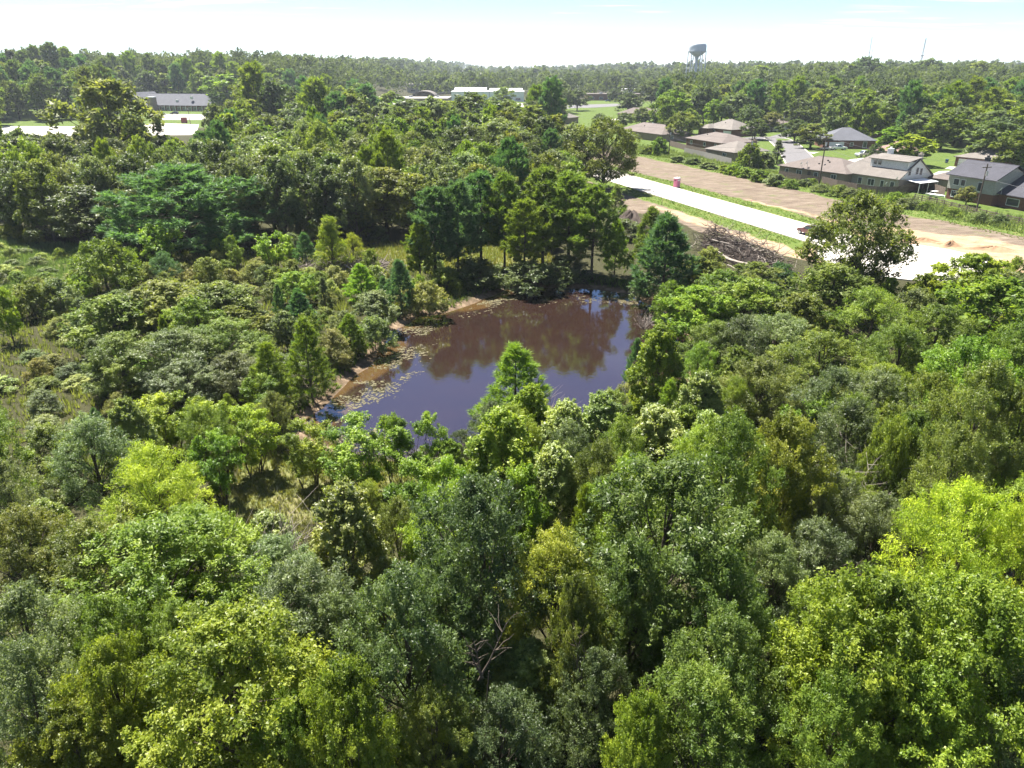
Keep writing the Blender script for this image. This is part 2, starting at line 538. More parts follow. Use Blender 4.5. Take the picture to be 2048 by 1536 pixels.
# ------------------------------------------------------------------ pond
def water_material():
    m, nt, p = nodes_of('murky_water')
    L = nt.links.new
    at_ = nnode(nt, 'ShaderNodeAttribute', attribute_name='shallow')
    geo = nnode(nt, 'ShaderNodeNewGeometry')
    n1 = nnode(nt, 'ShaderNodeTexNoise', Scale=0.22, Detail=5.0, Roughness=0.6)
    L(geo.outputs['Position'], n1.inputs['Vector'])
    r = nnode(nt, 'ShaderNodeValToRGB')
    r.color_ramp.elements[0].position, r.color_ramp.elements[0].color = 0.3, (0.020, 0.0115, 0.0095, 1)
    r.color_ramp.elements[1].position, r.color_ramp.elements[1].color = 0.75, (0.026, 0.0145, 0.011, 1)
    L(n1.outputs['Fac'], r.inputs[0])
    ad = nnode(nt, 'ShaderNodeMath', operation='MULTIPLY_ADD'); L(n1.outputs['Fac'], ad.inputs[0]); ad.inputs[1].default_value = 0.9; ad.inputs[2].default_value = -0.45
    a2 = nnode(nt, 'ShaderNodeMath', operation='ADD', use_clamp=True); L(at_.outputs['Fac'], a2.inputs[0]); L(ad.outputs[0], a2.inputs[1])
    mr = nnode(nt, 'ShaderNodeMapRange', interpolation_type='SMOOTHSTEP'); L(a2.outputs[0], mr.inputs[0])
    mr.inputs['From Min'].default_value, mr.inputs['From Max'].default_value = 0.35, 0.95
    mx = nnode(nt, 'ShaderNodeMixRGB'); L(mr.outputs[0], mx.inputs[0]); L(r.outputs[0], mx.inputs[1]); mx.inputs[2].default_value = (0.075, 0.045, 0.018, 1)
    L(mx.outputs[0], p.inputs['Base Color'])
    p.inputs['IOR'].default_value = 2.7
    p.inputs['Specular Tint'].default_value = (.62, .76, 1, 1)  # sky's blue reflection painted in by this tint, with IOR raised above water's
    p.inputs['Roughness'].default_value = 0.02
    wv = nnode(nt, 'ShaderNodeTexNoise', Scale=2.2, Detail=4.0, Roughness=0.55, Distortion=0.3)
    L(geo.outputs['Position'], wv.inputs['Vector'])
    b = nnode(nt, 'ShaderNodeBump', Strength=0.06, Distance=0.08)
    L(wv.outputs['Fac'], b.inputs['Height'])
    L(b.outputs[0], p.inputs['Normal'])
    return m


wx, wy = np.meshgrid(np.arange(-21, 24, 0.5), np.arange(44, 98, 0.5))
wd = sdist(POND, wx, wy) + 0.5 * wob(wx, wy, 4, 3)
sh = sm(3.0, 0.1, wd + 1.3 * wob(wx, wy, 3.5, 31)) * np.clip(0.35 + sm(4, -4, wx + (wy - 70) * 0.1) * 0.7 + sm(76, 88, wy) * 0.6, 0, 1)
keep = (wd > -2.2)
kq = []
wny, wnx = wx.shape
for j in range(wny - 1):
    for i in range(wnx - 1):
        if keep[j, i] and keep[j + 1, i] and keep[j, i + 1] and keep[j + 1, i + 1]:
            kq.append((j * wnx + i, j * wnx + i + 1, (j + 1) * wnx + i + 1, (j + 1) * wnx + i))
used = np.unique(np.array(kq))
remap = np.full(wx.size, -1); remap[used] = np.arange(len(used))
w_me = mesh_np('pond_water', np.stack([wx, wy, np.full(wx.shape, POND_Z)], -1).reshape(-1, 3)[used], Q=remap[np.array(kq)], mat=water_material(), smooth=True,
               attrs={'shallow': ('POINT', 'FLOAT', sh.ravel()[used])})
tag(link('pond_water', w_me), kind='structure')


# ------------------------------------------------------------------ roads
CONC = simple('new_concrete', (0.46, 0.43, 0.38), 0.85, 0.22, 0.3, bump=0.05)
CONC_OLD = simple('old_concrete', (0.34, 0.32, 0.29), 0.9, 0.12, 0.6)
ASPH = simple('worn_asphalt', (0.115, 0.11, 0.112), 0.9, 0.12, 0.5)


def sheet(name, pts, z, mat, thick=0.0):
    b = MB()
    if thick:
        b.prism(pts, z - thick, z)
    else:
        b.poly([(x, y, z) for x, y in pts])
    o = b.build(name, mat)
    tag(o, kind='structure')
    return o


def ribbon(line, w):
    """Left and right edge points of a road along a centre line."""
    pts = [Vector(p) for p in line]
    l, r = [], []
    for i, p in enumerate(pts):
        d = (pts[min(i + 1, len(pts) - 1)] - pts[max(i - 1, 0)]).normalized()
        n = Vector((-d.y, d.x))
        l.append(tuple(p + n * w / 2)); r.append(tuple(p - n * w / 2))
    return l, r


def smooth_line(pts, k=5):
    out = []
    P = [Vector(p) for p in pts]
    for i in range(len(P) - 1):
        p0, p1, p2, p3 = P[max(i - 1, 0)], P[i], P[i + 1], P[min(i + 2, len(P) - 1)]
        for j in range(k):
            t = j / k
            out.append(tuple(0.5 * ((2 * p1) + (p2 - p0) * t + (2 * p0 - 5 * p1 + 4 * p2 - p3) * t * t + (3 * p1 - p0 - 3 * p2 + p3) * t ** 3)))
    out.append(tuple(P[-1]))
    return out


def street(name, line, w, z, mat, kerb=None):
    line = smooth_line(line)
    l, r = ribbon(line, w)
    b = MB()
    n = len(l)
    for i in range(n - 1):
        b.poly([(*r[i], z), (*r[i + 1], z), (*l[i + 1], z), (*l[i], z)])
    o = b.build(name, mat)
    tag(o, kind='structure')
    if kerb:
        kb = MB()
        for side in (1, -1):
            a, _ = ribbon(line, w * side + 0.02 * side)
            c, _ = ribbon(line, (w + 0.6) * side)
            for i in range(n - 1):
                q = [a[i], a[i + 1], c[i + 1], c[i]]
                if side < 0:
                    q = q[::-1]
                kb.prism(q[::-1], z - 0.1, z + 0.11)
        tag(kb.build('kerb', kerb), kind='structure')
    return o


# slabs of the new road, poured in bays with recessed joints
u0 = -75.0
bay = 4.6
n_bay = int((112 - u0) / bay)
road = tag(empty('concrete_road', (*road_uv(0, 0), 0)), kind='structure')
slab_me = {}
rl = random.Random(4)
rot_road = math.atan2(UY, UX)
for i in range(n_bay):
    for s in (-1, 1):
        k = rl.randrange(3)
        if k not in slab_me:
            slab_me[k] = MB().box(0.02, bay - 0.02, 0.02, RW - 0.02, -0.16, 0.03 + 0.002 * k).mesh('road_slab', CONC)
        o = link('road_slab', slab_me[k], road)
        o.rotation_euler = (0, 0, rot_road)
        u = u0 + i * bay
        x, y = road_uv(u, 0)
        px, py = road_uv(u, 0 if s > 0 else -RW)
        o.location = (px - road.location.x, py - road.location.y, 0)
kb = MB()
for s in (-1, 1):
    for i in range(n_bay):
        a, b_ = u0 + i * bay, u0 + (i + 1) * bay
        v0, v1 = sorted((s * RW, s * (RW + 0.32)))
        kb.prism([road_uv(a, v1), road_uv(b_, v1), road_uv(b_, v0), road_uv(a, v0)], -0.1, 0.13)
tag(kb.build('kerb', CONC), kind='structure')
ring = [(CUL[0] + CUL_R * math.cos(t), CUL[1] + CUL_R * math.sin(t)) for t in np.linspace(0, 2 * math.pi, 49)[:-1]]
sheet('cul_de_sac', ring, 0.045, CONC, 0.2)
kb = MB()
for i in range(48):
    t0, t1 = 2 * math.pi * i / 48, 2 * math.pi * (i + 1) / 48
    am = math.degrees((t0 + t1) / 2)
    if 92 < am < 140:
        continue
    kb.prism([(CUL[0] + r * math.cos(t), CUL[1] + r * math.sin(t)) for r, t in ((CUL_R + 0.005, t0), (CUL_R + 0.4, t0), (CUL_R + 0.4, t1), (CUL_R + 0.005, t1))], -0.1, 0.17)
tag(kb.build('kerb', CONC), kind='structure')


# ------------------------------------------------------------------ foliage library
def nrm(a):
    return a / (np.linalg.norm(a, axis=-1, keepdims=True) + 1e-9)


def leaf_mesh(name, P, A, N, L, W, tint, fold=0.18):
    """Every leaf is one small blade with its own direction, size and tint."""
    A = nrm(A)
    Sd = nrm(np.cross(A, N))
    L, W = L[:, None], W[:, None]
    B = P - A * L * .5
    V = np.stack([B - Sd * W * .5, B + Sd * W * .5, P + A * L * .6], 1).reshape(-1, 3)
    n = len(P)
    return mesh_np(name, V, T=np.arange(n * 3).reshape(n, 3), mat=FOL, attrs={'tint': ('FACE', 'FLOAT', tint)})


PROF = {
    'round': lambda t: math.sqrt(max(0.03, 1 - (1.75 * t - 0.72) ** 2)),
    'dome': lambda t: math.sqrt(max(0.02, 1 - (t * 0.98) ** 2)),
    'cone': lambda t: 0.14 + 0.86 * min(1, (1 - t) ** 0.85 * 1.08) * (0.55 + 0.45 * min(1, t / 0.15)),
    'egg': lambda t: 0.24 + 0.76 * (math.sin(min(1, (t + .12) / .45) * math.pi / 2) if t < .33 else max(0, 1 - ((t - .33) / .67) ** 1.5)),
    'oval': lambda t: math.sqrt(max(0.04, 1 - (2 * t - 0.95) ** 2)) * (1.02 - 0.15 * t),
    'fan': lambda t: 0.35 + 0.65 * math.sin(min(1, t * 1.25) * math.pi / 2) if t < 0.8 else 0.9 - (t - 0.8) * 2.6,
}


def broadleaf(seed, H=10, R=3.5, cb=.22, nb=24, ns=20, nl=32, leaf=.13, wl=.55, prof='round', droop=0.0, spray=.62, sprad=.16, rbf=.38, up=.45, flat=.8,
              stems=1, patch=0.42):
    rg = np.random.default_rng(seed)
    rr = random.Random(seed)
    tr = MB()
    bc, rb = [], []
    ga = rr.uniform(0, 6.28)
    for i in range(nb):
        t = (i + .5) / nb
        e = R * PROF[prof](t)
        z = H * (cb + (1 - cb) * t * .93)
        ga += 2.4 + rr.uniform(-.5, .5)
        r_ = R * rbf * rr.uniform(.62, 1.3) * (0.5 + 0.5 * min(1, PROF[prof](t) * 1.3))
        rad = max(0.0, e - r_ * .7) * rr.uniform(.65, 1.12)
        if prof == 'round' and rr.random() < .2:
            rad *= .4
        bc.append((rad * math.cos(ga), rad * math.sin(ga), z))
        rb.append(r_)
    bc, rb = np.array(bc), np.array(rb)
    # trunk and limbs
    sb = []
    for s in range(stems):
        a = rr.uniform(0, 6.28)
        o = 0.0 if stems == 1 else rr.uniform(.1, .35)
        tilt = (0.06 if stems == 1 else .28) * H * rr.uniform(.4, 1)
        base = Vector((o * math.cos(a), o * math.sin(a), -0.4))
        top = Vector((tilt * math.cos(a), tilt * math.sin(a), H * (.8 if stems == 1 else .72)))
        r0 = H * (.017 if stems == 1 else .008) * rr.uniform(.85, 1.2)
        pts = [base.lerp(top, k / 5) + Vector((rr.uniform(-1, 1), rr.uniform(-1, 1), 0)) * (.012 * H * (k > 0)) for k in range(6)]
        tr.tube(pts, [r0 * (1.25 - k * .19) for k in range(6)], 7)
        sb.append(pts)
    for i in range(nb):
        pts = sb[i % stems]
        k = max(.12, min(.85, (bc[i][2] / H - .16) * .95))
        q = k * 5
        p0 = pts[int(q)].lerp(pts[min(5, int(q) + 1)], q - int(q))
        p1 = Vector(bc[i])
        m = p0.lerp(p1, .5) + Vector((rr.uniform(-.1, .1), rr.uniform(-.1, .1), .04)) * R * .5
        rl_ = H * .0052 * (1.2 - .5 * k)
        tr.tube([p0, m, p1], [rl_, rl_ * .7, rl_ * .3], 4, cap=False)
        for _ in range(3):
            e_ = p1 + Vector((rr.gauss(0, 1), rr.gauss(0, 1), rr.gauss(.3, .7))).normalized() * rb[i] * .8
            tr.tube([m.lerp(p1, .6), e_], [rl_ * .4, rl_ * .12], 3, cap=False)
    # sprays
    n = nb * ns
    bi = np.repeat(np.arange(nb), ns)
    C, RB = bc[bi], rb[bi]
    out = C * np.array([1, 1, 0.0])
    out = out / (R + 1e-6)
    D = nrm(nrm(rg.normal(size=(n, 3))) + out * .75 + np.array([0, 0, up]))
    P = C + D * (RB * rg.uniform(.55, 1.2, n) ** .8)[:, None] * np.array([1.05, 1.05, flat])
    AX = nrm(D * .8 + np.array([0, 0, .35 - droop]) + rg.normal(size=(n, 3)) * .3)
    st = np.clip(rg.normal(.5, .16, n) + rg.normal(0, patch * .5, nb)[bi], 0, 1)
    # leaves
    k = n * nl
    li = np.repeat(np.arange(n), nl)
    s = rg.uniform(-.55, .5, k)
    tp = sprad * (1.0 - .55 * (s + .5))
    LP = P[li] + AX[li] * (s * spray)[:, None] + rg.normal(size=(k, 3)) * tp[:, None]
    LA = AX[li] * .45 + rg.normal(size=(k, 3)) * .6 + np.array([0, 0, -.25 - droop])
    LN = D[li] * .5 + np.array([0, 0, .8]) + rg.normal(size=(k, 3)) * .5
    LL = leaf * rg.uniform(.7, 1.35, k)
    tint = np.clip(st[li] + rg.normal(0, .17, k), 0, 1)
    okz = LP[:, 2] > 0.05
    cm = leaf_mesh('crown', LP[okz], LA[okz], LN[okz], LL[okz], (LL * wl * rg.uniform(.8, 1.2, k))[okz], tint[okz])
    return cm, tr.mesh('trunk', BARK), H, R


def pine(seed, H=12, R=3.2, cb=.28, nbr=58, tufts=14, needles=15, nlen=.32, nw=.035, shape='tall', up=.5):
    rg = np.random.default_rng(seed)
    rr = random.Random(seed)
    tr = MB()
    r0 = H * .013
    bend = [Vector((rr.uniform(-1, 1) * .006 * H, rr.uniform(-1, 1) * .006 * H, 0)) for _ in range(7)]
    tp = [Vector((0, 0, -.4 + (H * .98 + .4) * k / 6)) + bend[k] * (k > 0) for k in range(7)]
    tr.tube(tp, [r0 * (1.15 - k * .17) for k in range(7)], 7)
    TP, TA = [], []
    ga = 0
    for i in range(nbr):
        t = (i + rr.uniform(0, .9)) / nbr
        z = H * (cb + (1 - cb) * t * .97)
        if shape == 'young':
            ln = R * (1 - t) ** .8 * rr.uniform(.8, 1.1) + .12
        else:
            ln = R * (math.sin(min(1, (1 - t) * 1.5 + .12) * math.pi / 2)) * rr.uniform(.55, 1.12) * (.75 + .25 * min(1, t / .2)) + .15
        ga += 2.4 + rr.uniform(-.6, .6)
        pitch = up * (.25 + .9 * t) + rr.uniform(-.15, .15)
        d = Vector((math.cos(ga), math.sin(ga), pitch)).normalized()
        p0 = Vector((0, 0, z))
        p1 = p0 + d * ln * .55 - Vector((0, 0, .04 * ln))
        p2 = p0 + d * ln + Vector((0, 0, .12 * ln))
        rb = H * .0035 * (1.15 - t)
        tr.tube([p0, p1, p2], [rb, rb * .7, rb * .3], 4, cap=False)
        nt_ = max(3, int(tufts * (.35 + .65 * ln / R)))
        side = d.cross(Vector((0, 0, 1))).normalized()
        for j in range(nt_):
            q = rr.uniform(.32, 1.0) ** .7
            c = (p0.lerp(p1, q / .55) if q < .55 else p1.lerp(p2, (q - .55) / .45))
            sp = ln * .30 * (1.15 - q) + .10
            off = side * rr.gauss(0, sp) + Vector((0, 0, rr.gauss(.06, .45 * sp)))
            TP.append(c + off)
            TA.append(d * .75 + off * .5 + Vector((rr.gauss(0, .2), rr.gauss(0, .2), .55 * up * 1.6)))
    for _ in range(6):
        TP.append(tp[-1] + Vector((rr.gauss(0, .06), rr.gauss(0, .06), rr.uniform(-.5, .15))))
        TA.append(Vector((0, 0, 1)))
    TP, TA = np.array(TP), nrm(np.array(TA))
    n = len(TP)
    li = np.repeat(np.arange(n), needles)
    k = len(li)
    A = nrm(TA[li] * .75 + nrm(rg.normal(size=(k, 3))) * .75)
    B = TP[li] + TA[li] * (rg.uniform(-.4, .45, k) * nlen)[:, None]
    L = nlen * rg.uniform(.7, 1.15, k)
    Sd = nrm(np.cross(A, rg.normal(size=(k, 3))))
    w = nw * rg.uniform(.8, 1.3, k)[:, None]
    V = np.stack([B - Sd * w * .5, B + Sd * w * .5, B + A * L[:, None]], 1).reshape(-1, 3)
    tint = np.clip(np.repeat(rg.normal(.5, .15, n), needles) + rg.normal(0, .12, k), 0, 1)
    cm = mesh_np('crown', V, T=np.arange(k * 3).reshape(k, 3), mat=FOL, attrs={'tint': ('FACE', 'FLOAT', tint)})
    return cm, tr.mesh('trunk', BARK), H, R


def lod(n, m, f):
    """Parameters for near, middle and far copies of a kind."""
    return {'n': n, 'm': m, 'f': f}


B3 = lod(dict(nb=30, ns=20, nl=76), dict(nb=26, ns=14, nl=38), dict(nb=20, ns=9, nl=26))
SPEC = {
    # kind: (builder, common arguments, leaf length near/middle/far, plain noun)
    'oak': (broadleaf, dict(H=10, R=3.6, prof='round', wl=.5, rbf=.36), (.125, .27, .55), 'oak'),
    'ash': (broadleaf, dict(H=10, R=3.4, prof='oval', wl=.45, rbf=.34, cb=.15), (.125, .27, .55), 'broadleaf tree'),
    'maple': (broadleaf, dict(H=10, R=3.6, prof='round', wl=.8, rbf=.33, flat=.6, droop=.25, spray=.7), (.105, .26, .53), 'maple'),
    'gum': (broadleaf, dict(H=10, R=3.0, prof='egg', wl=.85, rbf=.40, cb=.06, up=.6), (.15, .27, .53), 'broad-leaved tree'),
    'olive': (broadleaf, dict(H=13, R=5.6, prof='oval', wl=.5, rbf=.27, cb=.2, spray=.9, sprad=.2), (.17, .30, .58), 'spreading oak'),
    'feather': (broadleaf, dict(H=8, R=3.4, prof='dome', wl=.2, rbf=.30, cb=.04, spray=.7, sprad=.15, flat=.75, up=.6), (.16, .25, .48), 'feathery tree'),
    'spire': (broadleaf, dict(H=8, R=2.0, prof='cone', wl=.2, rbf=.42, cb=.0, spray=.55, sprad=.13, up=.6), (.16, .24, .45), 'cone-shaped tree'),
    'locust': (broadleaf, dict(H=10, R=4.0, prof='round', wl=.24, rbf=.34, cb=.25, droop=.35, flat=.55, spray=.9, sprad=.17), (.16, .27, .52), 'drooping locust'),
    'sapling': (broadleaf, dict(H=5, R=1.6, prof='fan', wl=.5, rbf=.36, cb=.22, stems=4, spray=.55, sprad=.12, up=.7), (.12, .20, .4), 'sapling'),
    'shrub': (broadleaf, dict(H=3.2, R=1.9, prof='dome', wl=.5, rbf=.34, cb=.0, stems=3, spray=.5, sprad=.13, up=.5), (.10, .18, .4), 'shrub'),
    'cedar': (broadleaf, dict(H=12, R=2.4, prof='cone', wl=.3, rbf=.34, cb=.04, spray=.6, sprad=.16, up=.7), (.15, .26, .5), 'cedar'),
    'dome': (broadleaf, dict(H=6, R=3.0, prof='dome', wl=.55, rbf=.32, cb=.0, droop=.5, spray=.6, up=.35), (.12, .21, .45), 'vine-covered tree'),
    'pine': (pine, dict(H=12, R=3.0, cb=.26), None, 'pine'),
    'ypine': (pine, dict(H=6, R=1.9, cb=.06, shape='young', up=.75), None, 'young pine'),
    'bpine': (pine, dict(H=12, R=5.6, cb=.10, up=.3), None, 'broad pine'),
}
PINE_LOD = {
    'pine': lod(dict(nbr=60, tufts=17, needles=24, nlen=.36, nw=.045), dict(nbr=74, tufts=18, needles=20, nlen=.46, nw=.09), dict(nbr=46, tufts=12, needles=12, nlen=.8, nw=.22)),
    'ypine': lod(dict(nbr=62, tufts=15, needles=26, nlen=.27, nw=.032), dict(nbr=56, tufts=13, needles=20, nlen=.33, nw=.06), dict(nbr=30, tufts=8, needles=10, nlen=.4, nw=.09)),
    'bpine': lod(dict(nbr=80, tufts=20, needles=22, nlen=.4, nw=.04), dict(nbr=90, tufts=26, needles=20, nlen=.55, nw=.10), dict(nbr=60, tufts=10, needles=12, nlen=.6, nw=.12)),
}
VARIANTS = {'n': 2, 'm': 3, 'f': 3}
MORE = ('oak', 'ash', 'maple')
LIB = {}


def plant_mesh(sp, lv, v):
    key = (sp, lv, v)
    if key not in LIB:
        fn, kw, leafs, _ = SPEC[sp]
        a = dict(kw)
        if fn is pine:
            a.update(PINE_LOD[sp][lv])
        else:
            b = dict(B3[lv])
            if sp in ('shrub',):
                b = dict(B3[{'n': 'n', 'm': 'm', 'f': 'f'}[lv]], nb=14)
            if sp == 'sapling':
                b['nb'] = 14
                b['ns'] = int(b['ns'] * .62)
            if sp in ('feather', 'spire', 'locust'):
                b['nl'] = int(b['nl'] * (1.0 if sp == 'locust' else .85))
            if sp == 'olive':
                b['nb'] = 44 if lv != 'f' else 26
            a.update(b)
            i = 'nmf'.index(lv)
            a['leaf'] = leafs[i]
            if sp == 'maple' and lv == 'n':
                a['nl'] = int(a['nl'] * 1.35)
            a['sprad'] = a.get('sprad', .16) * (1, 1.25, 1.7)[i]
        LIB[key] = fn(1000 + 17 * v + 131 * list(SPEC).index(sp) + 7 * 'nmf'.index(lv), **a)
    return LIB[key]


# foliage colours (albedo) with the word for each; last number is the sheen of the leaf
COLOURS = {
    'dark green': (.092, .126, .044, .42), 'deep green': (.108, .160, .036, .36), 'mid green': (.140, .196, .032, .3), 'bright green': (.160, .245, .030, .3),
    'yellow-green': (.180, .245, .030, .3), 'golden green': (.212, .240, .034, .3), 'olive green': (.142, .174, .040, .3), 'grey-green': (.136, .174, .070, .42),
    'pale green': (.235, .285, .085, .55), 'blue-green': (.072, .138, .062, .25), 'lime green': (.255, .325, .032, .22), 'straw green': (.195, .208, .075, .22),
}
PLANTS = []
prng = random.Random(11)
CAT = {'pine': 'pine tree', 'ypine': 'pine tree', 'bpine': 'pine tree', 'shrub': 'shrub', 'sapling': 'sapling', 'cedar': 'cedar tree'}
NAME = {'pine': 'pine_tree', 'ypine': 'young_pine', 'bpine': 'broad_pine', 'shrub': 'shrub', 'sapling': 'sapling', 'oak': 'oak_tree', 'maple': 'maple_tree', 'gum': 'sweetgum_tree',
        'olive': 'spreading_oak', 'feather': 'feathery_tree', 'spire': 'cone_tree', 'locust': 'locust_tree', 'cedar': 'cedar_tree', 'dome': 'vine_covered_tree', 'ash': 'broadleaf_tree'}


def plant(sp, x, y, H, Rr, colour, zone, label=None, group=None, lv=None, z=None):
    slant = math.hypot(math.hypot(x, y), CAM_H - H * .6)
    if lv is None:
        lv = 'n' if slant < 72 else ('m' if slant < 190 else 'f')
    v = prng.randrange(3 if sp in MORE else VARIANTS[lv])
    cm, tm, H0, R0 = plant_mesh(sp, lv, v)
    z = float(height(x, y)) if z is None else z
    e = empty(NAME[sp], (x, y, z), prng.uniform(0, 6.28))
    nm = NAME[sp]
    if sp == 'oak':
        nm = {'grey-green': 'dull_oak_tree', 'dark green': 'dull_oak_tree', 'mid green': 'green_oak_tree', 'bright green': 'green_oak_tree', 'yellow-green': 'green_oak_tree'}.get(colour, nm)  # same oak models, species unknown; names only split them by leaf colour
    e.name = nm
    noun = {'dull_oak_tree': 'live oak', 'green_oak_tree': 'elm'}.get(nm, SPEC[sp][3])
    sx = Rr / R0
    e.scale = (sx * prng.uniform(.94, 1.06), sx * prng.uniform(.94, 1.06), H / H0)
    t = link('trunk', tm, e)
    c = link('crown', cm, e)
    a = COLOURS[colour]
    f = prng.uniform(.88, 1.14) * (1.2 if 'pine' in sp else 1)
    j = [prng.uniform(.94, 1.06) for _ in range(3)]
    c.color = (a[0] * f * j[0], a[1] * f * j[1], a[2] * f * j[2], a[3] * {'n': 1, 'm': .6, 'f': .35}[lv])
    size = ''
    tall = {'shrub': (1.6, 2.9), 'sapling': (3.2, 5.2), 'ypine': (3.5, 6.2)}.get(sp, (6.5, 11.5))
    size = 'low ' if H < tall[0] else ('tall ' if H > tall[1] else '')
    PLANTS.append(dict(o=e, x=x, y=y, H=H, R=Rr, sp=sp, colour=colour, zone=zone, label=label, group=group, look=size + colour + ' ' + noun, noun=noun, px=seen_at(x, y, z + H * .6)[0]))
    return e


def hero(sp, cx, cy, w, H, colour, zone, label=None, mid=None):
    """A plant whose crown centre the photograph shows at (cx, cy), w pixels wide, H metres tall."""
    if mid is None:
        mid = {'shrub': .5, 'sapling': .6, 'feather': .5, 'spire': .5, 'gum': .52, 'ypine': .52, 'cedar': .5, 'dome': .5, 'bpine': .55}.get(sp, .6)
    x, y = at(cx, cy, H * mid)
    z = float(height(x, y))
    if abs(z) > .3:
        for _ in range(12):
            x, y = at(cx, cy, z + H * mid)
            z = float(height(x, y))
    Rr = .56 * w * depth_of(x, y, z + H * mid) / FPX
    return plant(sp, x, y, H, Rr, colour, zone, label)


